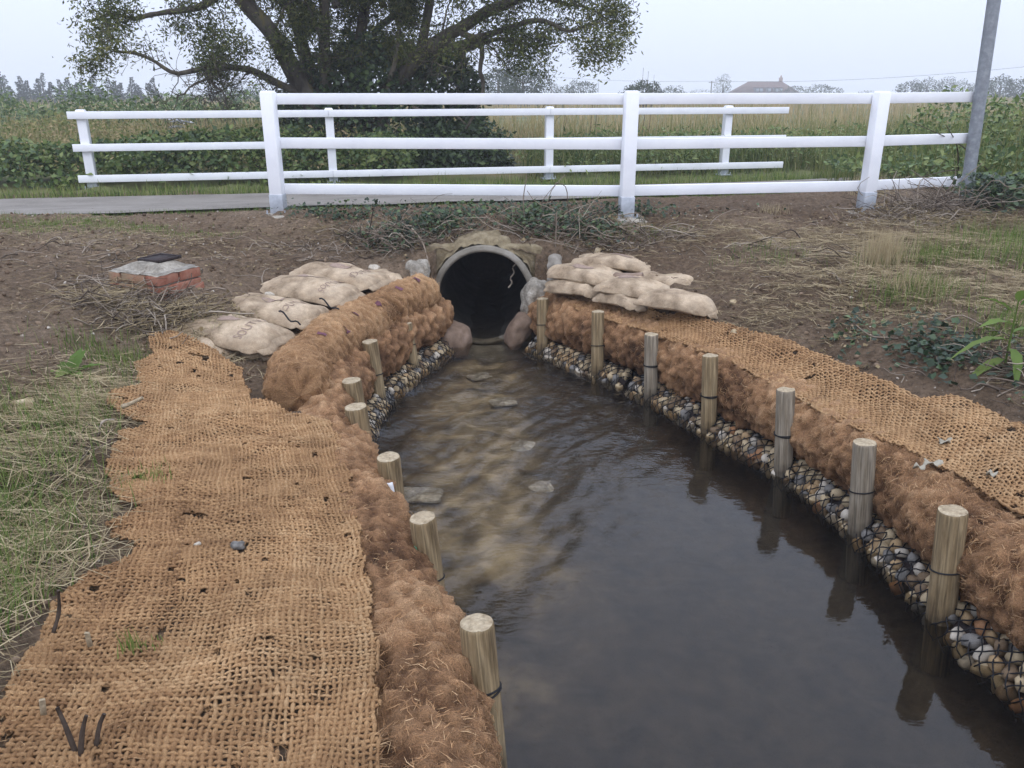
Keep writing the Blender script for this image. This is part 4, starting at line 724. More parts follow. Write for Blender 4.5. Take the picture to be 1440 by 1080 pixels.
# bed slabs seen through the water
for k, (a, b, s, lb) in enumerate([(592, 682, .115, 'pale square stone slab under the water near the fifth left stake'), (708, 553, .10, 'pale stone slab under the water in front of the pipe'), (675, 517, .10, 'pale greenish stone slab under the water close to the pipe mouth'), (770, 660, .11, 'buff broken slab under the water in mid stream'), (735, 612, .09, 'small buff slab under the water in mid stream')]):
    e = P(a, b, -.10); z = float(ground(np.array([e[0]]), np.array([e[1]]))[0]); rock('slab', (e[0], e[1], z+.008), (s, s*.72, .008), (.03, .02, .3*k), MT['pale_concrete'], lb, 'slab', sub=4, amp=.08, boxy=.8, seed=80+k)
# ------------------------------------------------------------------ ground litter and plants near by
def gz(x, y): return ground(np.asarray(x), np.asarray(y))
def clear(x, y, chm=True):
    ok = ~(pip(x, y, MATL) | pip(x, y, MATR)) & ~((np.abs(x-PC[0]) < .5) & (y < 6.88))
    if chm: ok &= ~(pip(x, y, chan) & (y < 6.8)); du, _ = dline(np.stack([x, y], -1), URd); ok &= du > .17
    dr, _ = dline(np.stack([x, y], -1), RRc); dl, _ = dline(np.stack([x, y], -1), LRc); ok &= (np.minimum(dr, dl) > .19) | (y > 6.85)
    return ok
def scat(n, x0, x1, y0, y1, dens=None):
    x = rng.uniform(x0, x1, n); y = rng.uniform(y0, y1, n); ok = clear(x, y)
    if dens is not None: ok &= rng.uniform(size=n) < dens(x, y)
    return x[ok], y[ok]
def ell(n, cx, cy, rx, ry):
    a = rng.normal(0, .5, (n, 2)); return cx+a[:, 0]*rx, cy+a[:, 1]*ry
def blades(x, y, h0, h1, lean, wid, r0, r1, K=4, z=None, curl=.6):
    n = len(x); z = gz(x, y) if z is None else z; a = rng.uniform(0, 2*np.pi, n); d = np.stack([np.cos(a), np.sin(a), 0*a], 1); h = rng.uniform(h0, h1, n)
    le = np.clip(rng.normal(lean, .25, n), 0, 1.45); t = np.linspace(0, 1, K)[None]; ang = le[:, None]*(.35+curl*t*1.2); ds = h[:, None]/(K-1)
    dx = np.concatenate([np.zeros((n, 1)), np.cumsum(np.sin(ang[:, :-1])*ds, 1)], 1); dz = np.concatenate([np.zeros((n, 1)), np.cumsum(np.cos(ang[:, :-1])*ds, 1)], 1)
    pts = np.stack([x, y, z-.008], 1)[:, None]+d[:, None]*dx[..., None]+np.array([0, 0, 1])*dz[..., None]; pts[..., 2] = np.maximum(pts[..., 2], (z+.004)[:, None]-.01*(t == 0))
    W = wid*rng.uniform(.6, 1.4, (n, 1))*np.linspace(1, .15, K)[None]; side = np.stack([-d[:, 1], d[:, 0], 0*a], 1); v, f = ribbons(pts, W, side)
    return v, f, np.repeat(np.clip(rng.uniform(r0, r1, n), 0, 1), K*2)
def straws(x, y, l0, l1, wid, r0, r1, zoff=.01, bend=.5, pref=None):
    n = len(x); z = gz(x, y)+rng.uniform(.0, zoff, n)+.004; a = rng.uniform(0, 2*np.pi, n) if pref is None else rng.normal(pref, .6, n); L = rng.uniform(l0, l1, n); K = 3; t = np.linspace(-.5, .5, K)
    d = np.stack([np.cos(a), np.sin(a)], 1); p = np.stack([-d[:, 1], d[:, 0]], 1); cb = rng.normal(0, bend, n)
    q = np.stack([x, y], 1)[:, None]+d[:, None]*(L[:, None]*t)[..., None]+p[:, None]*(L[:, None]*cb[:, None]*(t**2-.1))[..., None]; zz = z[:, None]+rng.uniform(-.01, .03, (n, K))*L[:, None]*3
    pts = np.concatenate([q, zz[..., None]], -1); side = np.c_[p, rng.uniform(-.7, .7, n)]; side /= np.linalg.norm(side, axis=1, keepdims=True); W = wid*rng.uniform(.5, 1.5, (n, 1))*np.array([[.6, 1, .4]])
    v, f = ribbons(pts, W, side); return v, f, np.repeat(rng.uniform(r0, r1, n), K*2)
# clods and pebbles
def bits(x, y, s0, s1, r0, r1, sub=1, flat=.7, sink=.2):
    v0, f0 = ICO[sub]; n = len(x); s = rng.uniform(s0, s1, n)*rng.uniform(.5, 1, n); z = gz(x, y); q = rng.uniform(-1, 1, (n, 3, 3)); Q = np.linalg.qr(q)[0]
    V = v0[None]*(1+.35*rng.uniform(-1, 1, (n, len(v0))))[..., None]*np.array([1, .8, flat]); V = np.einsum('nij,nkj->nki', Q, V)*s[:, None, None]+np.stack([x, y, z+s*(.5-sink)], 1)[:, None]
    F = (np.arange(n)[:, None, None]*len(v0)+f0[None]).reshape(-1, 3); return V.reshape(-1, 3), F, np.repeat(rng.uniform(r0, r1, n), len(v0))
nz_ = lambda f, s: (lambda x, y: .5+.5*fbm(np.stack([x, y], -1), f, 2, s))
x, y = scat(19000, -4.8, 4.9, .9, 8.3, lambda x, y: np.clip(.25+.9*(nz_(1.1, 61)(x, y)-.35), 0, 1)); v, f, r = bits(x, y, .005, .026, .1, .95, 1); obj('soil_crumbs', v, f, MT['clod'], None, r, False, kind='stuff', label='loose brown soil crumbs over both banks', cat='soil')
x, y = scat(1900, -4.8, 4.9, .9, 8.3); v, f, r = bits(x, y, .004, .017, 0, 1, 1); obj('pebbles', v, f, MT['pebble'], None, r, True, kind='stuff', label='small pale pebbles scattered over the soil', cat='pebbles')
for k, (a, b, z, s, lb) in enumerate([(525, 349, .80, .035, 'white flint lump in the ivy left of the pipe'), (440, 363, .80, .028, 'pale stone on the soil above the left sandbags'), (377, 392, .74, .03, 'white stone on the soil behind the left sandbags'), (333, 757, .52, .019, 'grey pebble lying on the left coir mat'), (277, 759, .52, .009, 'tiny white pebble on the left coir mat'), (1033, 402, .74, .02, 'pale pebble on the soil right of the sandbags'), (1038, 428, .7, .022, 'pale pebble just above the right coir mat'), (1225, 345, .84, .03, 'pale stone beside the dry grass tuft'), (52, 555, .64, .02, 'white pebble on the bare soil at the left edge'), (118, 543, .64, .018, 'cream pebble on the bare soil mound at left'), (28, 548, .64, .04, 'flat buff stone on the bare soil mound at left'), (455, 367, .8, .014, 'small white stone left of the topmost left bag'), (1255, 905, 0, 0, '')]):
    if not s: continue
    e = P(a, b, z); onm = lb.endswith('coir mat') and 'lying' in lb or 'tiny' in lb; zz = z if onm else float(gz([e[0]], [e[1]])[0])+s*.3
    if onm: near_ = ((apL[:, :2]-e[:2])**2).sum(1).argmin(); zz = apL[near_, 2]+s*.6
    rock('stone', (e[0], e[1], zz), (s*1.3, s, s*.8), (.2, .1, k), STN[3] if 'grey' in lb else STN[2 if 'white' in lb else 0], lb, 'stone', sub=3, amp=.25, seed=300+k)
# straw and cut stalks
S_ = []
def straw_patch(n, cx, cy, rx, ry, l0=.06, l1=.22, w_=.0032, r0=.15, r1=.9, zo=.03, pref=None):
    x, y = ell(n, cx, cy, rx, ry); ok = clear(x, y) & (y > .9); S_.append(straws(x[ok], y[ok], l0, l1, w_, r0, r1, zo, .5, pref))
for a in [(2600, -1.75, 2.2, .5, .9, .08, .3, .003, .15, .95, .06), (2200, -2.2, 3.0, .6, .8, .08, .3, .003, .15, .95, .06, 2.9), (2200, -2.1, 3.9, .45, .5, .06, .26, .003, .25, .95, .04, 2.9), (700, -1.9, 4.75, .35, .3, .05, .2), (900, -2.35, 5.1, .5, .35, .06, .28, .005, .1, .7, .08), (1300, -3.6, 6.6, 1.3, .6, .03, .12), (800, -3.2, 5.2, 1.2, 1., .03, .14, .003, .1, .6, .01),
          (3600, 2.6, 5.4, 1., .8), (3600, 3.1, 6.2, .9, .8), (2400, 3.3, 4.7, .7, .6), (2200, 2.3, 6.8, 1.3, .4, .04, .2), (1300, 2.9, 3.9, .4, .7), (1700, 4.0, 7.2, .8, .7, .06, .3, .004, .05, .6, .06), (700, 1.9, 6.0, .6, .5, .04, .15), (500, 1.6, 5.2, .4, .3, .04, .12), (1000, .9, 7.2, 1.0, .3, .04, .18, .003, .05, .7), (700, -1.4, 7.1, .8, .3, .04, .2, .003, .05, .6), (600, -2.4, 6.6, 1.2, .5, .03, .1)]: straw_patch(*a)
v, f, r = cat_(S_); obj('dry_straw', v, f, MT['straw'], None, r, True, kind='stuff', label='dry cut grass and straw strewn over the banks', cat='straw')
# green grass
G_ = []
def gpatch(n, cx, cy, rx, ry, h0=.04, h1=.14, lean=.6, w_=.004, r0=.2, r1=.95):
    x, y = ell(n, cx, cy, rx, ry); ok = clear(x, y) & (y > .8); G_.append(blades(x[ok], y[ok], h0, h1, lean, w_, r0, r1))
for a in [(2300, -1.72, 2.0, .35, .7, .06, .2, .9), (1800, -2.05, 2.7, .45, .5, .06, .2, 1.), (900, -2.2, 3.55, .5, .45, .05, .2, 1.), (500, -1.95, 4.2, .25, .25, .05, .16), (500, -2.35, 4.45, .3, .2), (300, -1.75, 5.0, .2, .15, .03, .1), (2600, -4.0, 7.0, .9, .35, .02, .06, .5, .004), (1200, -3.1, 6.9, .8, .2, .02, .05, .5, .004), (700, 3.0, 5.9, .4, .3, .05, .16), (700, 3.6, 5.7, .5, .4, .05, .2), (600, 2.6, 5.1, .35, .3, .05, .15), (500, 2.75, 4.3, .25, .35, .05, .16), (900, 4.0, 6.4, .6, .5, .05, .2), (900, 4.3, 5.3, .5, .6, .06, .22), (300, 2.0, 6.2, .4, .2, .03, .1), (200, 1.2, 7.0, .4, .15, .03, .1), (400, 3.3, 3.9, .3, .3, .06, .2), (300, -2.3, 2.0, .4, .6, .06, .2)]: gpatch(*a)
v, f, r = cat_(G_); obj('grass', v, f, MT['grass'], None, r, True, kind='stuff', label='green grass blades in patches on both banks', cat='grass')
# verge along the path
V_ = []
x = rng.uniform(-9, 9, 11000); e0, e1 = path_edges(x); y = e1+np.abs(rng.normal(0, .30, len(x)))-.02; V_.append(blades(x, y, .03, .2, .8, .008, .1, 1.15, K=3))
x = rng.uniform(-9, -.4, 2500); e0, e1 = path_edges(x); y = e0-np.abs(rng.normal(0, .10, len(x)))+.02; V_.append(blades(x, y, .02, .06, .5, .006, .2, .8))
x = rng.uniform(.6, 9, 2500); e0, e1 = path_edges(x); y = e0-np.abs(rng.normal(0, .12, len(x)))+.03; V_.append(blades(x, y, .02, .08, .5, .006, .3, 1))
v, f, r = cat_(V_); obj('grass_verge', v, f, MT['grass'], None, r, True, kind='stuff', label='short green grass verge along the path edges', cat='grass')
# twigs (dead stems)
def twigs(x, y, l0, l1, r0, r1, lift=.25, z=None, amp=.12):
    n = len(x); K = 7; z = gz(x, y) if z is None else z; a = rng.uniform(0, 2*np.pi, n); L = rng.uniform(l0, l1, n); el = np.abs(rng.normal(0, lift, n)); t = np.linspace(0, 1, K)
    d = np.stack([np.cos(a)*np.cos(el), np.sin(a)*np.cos(el), np.sin(el)], 1); w1 = rng.normal(0, amp, (n, 3)); w2 = rng.normal(0, amp*.5, (n, 3))
    pts = np.stack([x, y, z+.006], 1)[:, None]+d[:, None]*(L[:, None]*t)[..., None]+L[:, None, None]*(w1[:, None]*np.sin(t*np.pi)[None, :, None]+w2[:, None]*np.sin(t*2*np.pi)[None, :, None])
    g = gz(pts[..., 0], pts[..., 1]); pts[..., 2] = np.maximum(pts[..., 2], g+.004); rad = (r0+(r1-r0)*rng.uniform(size=(n, 1))**2)*np.linspace(1, .5, K)[None]
    v, f = tubes(pts, rad, 4); return v, f, np.repeat(rng.uniform(0, 1, n), K*4)
T_ = []
for (n, cx, cy, rx, ry, l0, l1, li) in [(260, -.95, 7.0, .55, .22, .12, .45, .35), (170, .35, 7.05, .5, .2, .12, .5, .45), (230, -2.35, 5.05, .3, .2, .12, .42, .3), (120, -2.6, 5.3, .3, .3, .1, .4, .2), (150, 1.1, 6.95, .5, .2, .1, .4, .25), (420, 4.0, 7.75, .5, .35, .15, .6, .4), (150, 3.6, 7.3, .6, .3, .1, .4, .2), (120, 2.6, 3.9, .35, .6, .08, .3, .1), (120, -3, 6, 1.2, .7, .06, .3, .05), (80, 2.3, 6.2, .8, .6, .08, .35, .1), (60, -1.6, 6.7, .5, .3, .1, .3, .2), (50, -1.8, 2.9, .4, .9, .1, .35, .15)]:
    x, y = ell(n, cx, cy, rx, ry); ok = clear(x, y); T_.append(twigs(x[ok], y[ok], l0, l1, .0022, .007, li))
v, f, r = cat_(T_); obj('dead_twigs', v, f, MT['twig'], None, r, True, kind='stuff', label='tangled dead stems and twigs on the cleared banks', cat='twigs')
# ivy ground cover around the culvert crown and on the right bank
I_ = []
def ivyp(n, cx, cy, rx, ry, h=.10, L0=.02, L1=.05, r0=.1, r1=.9):
    x, y = ell(n, cx, cy, rx, ry); ok = clear(x, y); x, y = x[ok], y[ok]; z = gz(x, y)+rng.uniform(.005, h, len(x)); d = rdir(len(x), .45); nn = rdir(len(x), 1.)*.6+[0, -.35, .8]; nn /= np.linalg.norm(nn, axis=1, keepdims=True)
    L = rng.uniform(L0, L1, len(x)); v, f = leaves(np.stack([x, y, z], 1), d, nn, L, L*rng.uniform(.7, 1., len(x)), .12); I_.append((v, f, np.repeat(rng.uniform(r0, r1, len(x))**1.5, 4)))
for a in [(900, -.95, 7.05, .40, .22), (500, -.55, 7.15, .3, .18, .13), (700, .28, 7.12, .32, .20, .14), (400, .12, 7.2, .2, .15, .12, .02, .045, .5, 1.), (900, -.2, 7.55, 1.5, .14, .12), (500, .65, 7.1, .35, .2), (260, -1.6, 7.45, .5, .12), (420, 2.35, 4.25, .22, .35, .05, .02, .055, .05, .7), (200, 2.6, 3.7, .2, .35, .05), (900, 4.55, 7.75, .35, .3, .32, .03, .08), (300, 1.1, 7.5, .4, .12, .1), (120, 2.1, 4.7, .2, .3, .04)]: ivyp(*a)
v, f, r = cat_(I_); obj('ivy', v, f, MT['ivy'], None, r, False, kind='stuff', label='dark ivy leaves trailing over the bank above the culvert', cat='ivy')
I_ = []
for a in [(900, -.9, 7.1, .6, .3, .03, .015, .04, .1, .7), (900, .6, 7.15, .7, .3, .03, .015, .04, .1, .7), (500, -2.2, 5.2, .6, .4, .03, .015, .04, .05, .6), (700, 3.9, 7.5, .8, .5, .05, .02, .05, .05, .6), (600, 2.4, 5.0, .9, .9, .02, .012, .035, .05, .7), (500, -2.6, 6.3, 1.2, .6, .015, .012, .03, .05, .7)]: ivyp(*a)
v, f, r = cat_(I_); obj('leaf_litter', v, f, MT['straw'], None, r, False, kind='stuff', label='brown dead leaf litter on the cleared banks', cat='litter')
# logs, sticks, pegs
def stick(name, pts, r, mat, label, cat, rn=.6, sides=8, taper=.7, step=.02):
    p, s = poly(np.array(pts), step); off = p[0].copy(); rad = r*np.linspace(1, taper, len(p))*(1+.15*vn(p, 20, 3)); v, f = tubes((p-off)[None], rad[None], sides)
    n = len(v); ca = np.array([p[0]-off, p[-1]-off]); v = np.vstack([v, ca]); f = np.vstack([f, [[i, (i+1) % sides, n, n] for i in range(sides)], [[n-sides+i, n-sides+(i+1) % sides, n+1, n+1] for i in range(sides)]])
    f3 = np.vstack([f[:, :3], f[f[:, 2] != f[:, 3]][:, [0, 2, 3]]]); return obj(name, v, f3, mat, None, np.full(len(v), rn), label=label, cat=cat, loc=tuple(off))
def G3(px, py, z, up=.0): e = P(px, py, z); return np.array([e[0], e[1], float(gz([e[0]], [e[1]])[0])+up])
stick('log', [G3(868, 358, .80, .06), G3(885, 361, .80, .07), G3(906, 364, .79, .06)], .045, MT['redstone'], 'short sawn log lying on the soil behind the right sandbags', 'log', sides=12)
stick('root_stub', [G3(836, 352, .78, -.04), G3(838, 348, .78, .03), G3(842, 346, .78, .075)], .032, MT['endgrain'], 'pale root stub standing above the right sandbags', 'root', sides=10)
stick('branch', [G3(736, 352, .78, .05), G3(752, 363, .76, .05), G3(766, 373, .7, .06)], .009, MT['twig'], 'bare pale branch crossing the ivy right of the pipe', 'branch', .85)
stick('branch', [G3(766, 374, .7, .05), G3(778, 360, .76, .08), G3(782, 338, .8, .2)], .008, MT['twig'], 'thin reddish branch rising right of the pipe', 'branch', .4)
stick('branch', [(-.86, 6.98, .90), (-.76, 6.86, .80), (-.69, 6.72, .62)], .009, MT['twig'], 'bare stem leaning down left of the pipe', 'branch', .7)
for k, (a, b) in enumerate([((1405, 270), (1280, 170)), ((1372, 262), (1290, 250)), ((1345, 268), (1330, 175))]):
    p0 = G3(*a, .95, .1); p1 = PY(*b, 7.75); stick('branch', [p0, (p0+p1)/2+[.03, 0, .08], p1], .009, MT['twig'], ['long dark bare branch leaning across the fence end', 'crooked dark branch arching by the bottom rail end', 'thin dark upright branch before the right fence bay'][k], 'branch', .15, taper=.3)
for k, (a, b, c_, d_, lb) in enumerate([(105, 1050, 88, 1000, 'left'), (110, 1052, 122, 1005, 'right'), (132, 1040, 145, 1015, 'outer')]):
    e = P(a, b, .515); e2 = e+np.array([(c_-a)*.002, .02, .10-.02*k]); stick('cut_stem', [e-[0, 0, .03], (e+e2)/2, e2], .007, MT['twig'], 'dark cut stem poking through the near left mat, %s one' % lb, 'stem', .05)
stick('cut_stem', [P(75, 890, .55), P(83, 860, .60), P(82, 830, .68)], .006, MT['twig'], 'dark upright stem at the left edge of the mat', 'stem', .05)
for k, (a, b, lb) in enumerate([(124, 897, 'upper'), (60, 992, 'lower')]):
    e = P(a, b, .535); v, f = box(-.007, .007, -.004, .004, -.04, .022); o = obj('wooden_peg', v, f, MT['endgrain'], None, smooth_=False, label='small wooden peg in the near left mat, %s one' % lb, cat='peg', loc=tuple(e)); o.rotation_euler = (.2, .1, .5*k); bev(o, .002)
e = P(187, 566, .60); stick('wooden_peg', [P(172, 572, .60), P(187, 566, .62), P(201, 559, .64)], .011, MT['endgrain'], 'pale wooden peg lying across the left mat edge', 'peg', sides=8, taper=.8)
stick('curled_stem', [P(140, 612, .56), P(141, 598, .62), P(148, 591, .62), P(160, 590, .60)], .006, MT['twig'], 'curled pale stem beside the left mat edge', 'stem', .95)
# dead leaves lying on the right mat
for k, (a, b, s) in enumerate([(1336, 588, .042), (1318, 609, .045), (1300, 615, .03), (1402, 632, .025)]):
    e = P(a, b, .60); zz = apR[((apR[:, :2]-e[:2])**2).sum(1).argmin(), 2]+.014; n = 12; th = np.linspace(0, 2*np.pi, 24, endpoint=False); rr = s*(.85+.13*np.cos(3*th+k)+.10*rng.normal(size=24)); ring = np.stack([rr*np.cos(th), rr*np.sin(th)*.6, .012*np.sin(3*th+k)+.004], 1)
    v = np.vstack([[[0, 0, .0]], ring]); f = [[0, 1+i, 1+(i+1) % 24] for i in range(24)]; o = obj('dead_leaf', v, f, MT['deadleaf'], None, label='pale crinkled dead leaf on the right mat, %s' % ['upper one', 'lower one', 'leftmost one', 'small one near the picture edge'][k], cat='leaf', loc=(e[0], e[1], zz)); o.modifiers.new('s', 'SOLIDIFY').thickness = .003
# broad-leaved plants
def big_leaf(L, W, curl, fold=.2, n=9):
    u = np.linspace(0, 1, n); wv = W*np.sin(np.pi*u**.8)**.9+.001; x = L*u; z = -curl*L*u**2; v = []
    for s in (-1, -.5, 0, .5, 1): v.append(np.stack([x, s*wv*.5, z+np.abs(s)*fold*wv+.004*np.sin(u*22)*abs(s)], 1))
    return np.concatenate(v), grid_faces(5, n)
def herb(name, label, base, specs, stem=None, mat='grass', rn=.55):
    root = thing(name, label, 'plant', tuple(base))
    for (z, az, el, L, W, cu) in specs:
        v, f = big_leaf(L, W, cu); o = obj('leaf', v, f, MT[mat], root, np.full(len(v), rn+rng.normal(0, .12))); o.location = (0.01*math.cos(az), .01*math.sin(az), z); o.rotation_euler = (rng.normal(0, .2), -el, az)
    if stem:
        t = np.linspace(0, 1, 8)[:, None]; v, f = tubes((np.array(stem)*t)[None], np.linspace(.006, .003, 8)[None], 6); obj('stem', v, f, MT[mat], root, np.full(len(v), rn))
    return root
herb('dock_plant', 'low green dock plant on the bare soil at left', G3(98, 508, .64, 0), [(.01, a, e_, L, W, .25) for a, e_, L, W in [(.3, .5, .15, .06), (1.6, .9, .16, .075), (2.6, .5, .15, .05), (3.6, .35, .14, .05), (4.6, .4, .13, .055), (5.5, .3, .15, .05), (1.0, 1.1, .14, .06)]])
herb('tall_weed', 'tall green weed with long leaves at the right picture edge', np.array([2.52, 3.92, .70]), [(.02, 3.4, -.1, .2, .05, .6), (.12, 3.0, .2, .24, .07, .7), (.16, .3, .3, .22, .06, .5), (.20, 3.5, .5, .2, .06, .5), (.26, 2.4, .7, .17, .055, .4), (.30, 5.8, .8, .17, .05, .4), (.32, 4.2, .9, .14, .045, .3), (.08, 4.6, .1, .22, .06, .8)], (0.0, 0, .36))
herb('seedling', 'small green seedling sprouting beside the right mat at the edge', np.array([2.42, 3.42, .66]), [(.02, a, .4, .09, .04, .3) for a in (.4, 1.7, 3.0, 4.2, 5.3)])
for k, (a, b, z, n, h, lb) in enumerate([(200, 672, .525, 110, .05, 'patch of green grass sprouting through the left mat edge'), (184, 912, .52, 26, .09, 'tuft of bright green grass in the near left mat'), (205, 905, .52, 20, .03, 'faint grass shoots beside the tuft in the near left mat')]):
    e = P(a, b, z); x, y = ell(n, e[0], e[1], .10 if k == 0 else (.03 if k == 1 else .05), .12 if k == 0 else .03); off = np.array([e[0], e[1], z]); v, f, r = blades(x, y, h*.5, h, .35, .004, .55, .95, z=np.full(n, z)); obj('grass_tuft', v-off, f, MT['grass'], None, r, label=lb, cat='grass', loc=tuple(off), kind='stuff')
def tuft(label, base, n, h, spread, r0, r1, mat, wid=.004, rad=.12):
    a = rng.normal(0, rad*.5, (n, 2)); off = np.array(base); v, f, r = blades(off[0]+a[:, 0], off[1]+a[:, 1], h*.5, h, spread, wid, r0, r1, z=np.full(n, off[2]), curl=.3); return obj('dry_grass_tuft', v-off, f, MT[mat], None, r, label=label, cat='grass', loc=tuple(off), kind='stuff')
tuft('upright clump of dry straw-coloured grass on the right bank', G3(1242, 362, .86), 420, .30, .35, .55, 1., 'straw', .004, .16)
tuft('low dry grass clump below the straw tuft on the right bank', G3(1290, 398, .84), 200, .16, .8, .4, .9, 'straw', .004, .2)
tuft('pale dry grass clump beside the grey pole base', np.array([4.0, 9.2, .93]), 300, .28, .6, .5, 1., 'straw', .006, .25)
tuft('small dry clump on the soil below the fence bay', G3(1085, 305, .9), 120, .12, .6, .4, 1., 'straw', .004, .14)

# ------------------------------------------------------------------ vegetation beyond the path
def mass(name, label, cat, x, y, z, L0, L1, ratio, mat, r, kind=None, fold=.15):
    n = len(x); d = rdir(n, .8); nn = rdir(n, 1)+[0, -.5, .9]; nn /= np.linalg.norm(nn, axis=1, keepdims=True); L = rng.uniform(L0, L1, n); v, f = leaves(np.stack([x, y, z], 1), d, nn, L, L*ratio, fold)
    return obj(name, v, f, MT[mat], None, np.repeat(r, 4), False, kind=kind, label=label, cat=cat)
def far0(x): return 12.55+.2*x
# bramble bank behind the far fence (left) and nettles / reeds (right)
n = 26000; x = rng.uniform(-13, -1.6, n); dpt = rng.uniform(0, 1, n)**.7*1.9; y = far0(x)+.45+dpt; top = (.16+.36*smooth(0, .8, dpt)+.22*fbm(np.stack([x, y], -1), 1.1, 3, 71)+.1); z = .69+top*np.sqrt(rng.uniform(.05, 1, n))
mass('bramble_bank', 'dense dark green bramble and nettle bank behind the left far fence', 'brambles', x, y, z, .05, .12, .65, 'leaf', np.clip(rng.uniform(.1, 1.1, n)+.25*fbm(np.stack([x, y, z], -1), 1.5, 2, 5), 0, 1), 'stuff')
n = 9000; x = rng.uniform(4.6, 8.5, n); y = rng.uniform(7.2, 12, n)+.1*x; top = .25+.75*smooth(4.6, 6.2, x)+.25*fbm(np.stack([x, y], -1), 1., 3, 73); z = .92+top*np.sqrt(rng.uniform(.03, 1, n)); 
mass('nettle_clump', 'rank green nettles and leaves right of the grey pole', 'nettles', x, y, z, .04, .12, .5, 'leaf', np.clip(rng.uniform(.2, 1.1, n), 0, 1), 'stuff')
n = 9000; x = rng.uniform(-13, -1.8, n); dpt = rng.uniform(.3, 3.2, n); y = far0(x)+.45+dpt; z = .75+(.35+.35*smooth(.3, 1.5, dpt)+.2*fbm(np.stack([x, y], -1), 1.3, 3, 72))*np.sqrt(rng.uniform(.3, 1, n))
mass('weedy_tops', 'yellowish seeding weeds rising over the left brambles', 'weeds', x, y, z, .03, .09, .4, 'meadow', np.clip(rng.uniform(.25, 1.1, n), 0, 1), 'stuff')
M_ = []
n = 15000; cl = rng.uniform(0, 1, (170, 2)); j = rng.integers(0, 170, n); x = .3+cl[j, 0]*11+rng.normal(0, .22, n); y = far0(x)+.75+cl[j, 1]*2.6+rng.normal(0, .2, n); hh = .3+.45*rng.uniform(0, 1, 170)[j]; z = .7+hh*np.sqrt(rng.uniform(.02, 1, n))
mass('weed_bank', 'leafy green weeds behind the right half of the far fence', 'weeds', x, y, z, .04, .13, .35, 'leaf', np.clip(rng.uniform(.35, 1.2, n), 0, 1), 'stuff')
def mgrass(n, x0, x1, y0, y1, h0, h1, wid, r0, r1, lean=.35, dens=None, slope=.2):
    x = rng.uniform(x0, x1, n); y = y0+(y1-y0)*rng.uniform(0, 1, n)**1.0+slope*x
    if dens is not None: k = rng.uniform(size=n) < dens(x, y); x, y = x[k], y[k]
    hv = 1+.3*fbm(np.stack([x, y], -1), .8, 2, 81); v, f, r = blades(x, y, h0, h1, lean, wid, r0, r1, K=3); M_.append((v, f, np.clip(r+np.repeat(.18*fbm(np.stack([x, y], -1), .35, 2, 83), 6), 0, 1)))
mgrass(5000, .2, 12, 13.3, 15, .2, .75, .016, .1, .7, .7)
mgrass(5000, 1.0, 14, 14.5, 18, .3, .8, .02, .1, .8, .7)
mgrass(5000, 4.8, 10, 7.5, 12.5, .25, 1.0, .012, .1, .6)
mgrass(9000, -18, 10, 15, 22, .4, .9, .022, .35, 1., .7)
mgrass(9000, -30, 30, 18, 34, .4, .85, .035, .55, 1.1, .6)
mgrass(9000, -50, 60, 34, 75, .5, .9, .10, .65, 1.1)
mgrass(6000, -40, 130, 70, 150, .5, .9, .3, .7, 1.15, slope=0)
v, f, r = cat_(M_); obj('meadow_grass', v, f, MT['meadow'], None, r, True, kind='stuff', label='rough meadow grass turning brown beyond the fences', cat='grass')
for k in range(5):  # cow parsley heads
    e = PY(*[(232, 166), (250, 170), (262, 172), (249, 178), (410, 166)][k], 15.5); root = thing('cow_parsley', 'white flower head in the meadow above the left fence, %s' % ['leftmost', 'second', 'third', 'lowest', 'far right one'][k], 'flower', (e[0], e[1], .7)); h = e[2]-.7
    v, f = tubes(np.array([[[0, 0, 0], [.02, 0, h*.5], [0, 0, h]]]), np.full((1, 3), .008), 5); obj('stem', v, f, MT['grass'], root, np.full(len(v), .6))
    n = 60; a = rng.uniform(0, 6.28, n); rr = .12*np.sqrt(rng.uniform(size=n)); c = np.stack([rr*np.cos(a), rr*np.sin(a), h+.02-rr*.3], 1); v, f = leaves(c, rdir(n, .2), np.tile([[0, 0, 1.]], (n, 1)), .05, .05); obj('flower_head', v, f, MT['whitetag'], root)
# mid hedge bushes at left and shrubs
def bush(label, c, s, n, L, mat='leaf', seed=0, name='hedge_bush', cat='bush', r0=0., r1=.9, group='hedge beyond the meadow'):
    d = rdir(n); rad = rng.uniform(.55, 1., n)**.5; lump = 1+.28*fbm(d*1., 1.7, 3, seed); p = d*(rad*lump)[:, None]*np.array(s); p[:, 2] = np.abs(p[:, 2]) if True else p[:, 2]; root = thing(name, label, cat, tuple(c), group)
    dd = rdir(n, .7); nn = d+rdir(n)*.8+[0, 0, .4]; nn /= np.linalg.norm(nn, axis=1, keepdims=True); LL = rng.uniform(L*.6, L*1.4, n); v, f = leaves(p, dd, nn, LL, LL*.6); obj('crown', v, f, MT[mat], root, np.repeat(np.clip(rng.uniform(r0, r1, n)*.8+.2*rad, 0, 1), 4), False)
    t = np.linspace(0, 1, 5)[:, None]; v, f = tubes((np.array([0, 0, s[2]*.6])*t)[None]-np.array([0, 0, .1]), np.linspace(.06, .02, 5)[None]*max(1, s[2]*.5), 6); obj('trunk', v, f, MT['bark'], root); return root
for k in range(15):
    px = -25+k*32; D = 30+4*math.sin(k*2.1); e = PY(px, 150, D); bush('rounded green bush in the hedge beyond the left meadow, %s from the left' % ['first', 'second', 'third', 'fourth', 'fifth', 'sixth', 'seventh', 'eighth', 'ninth', 'tenth', 'eleventh', 'twelfth', 'thirteenth', 'fourteenth', 'fifteenth'][k], (e[0], D, .62), (1.4+.4*math.sin(k*3.3), 1.1, 1.15+.28*math.sin(k*1.7)+(.2 if k in (4, 5) else 0)), 900, .14, 'leaf', 400+k)
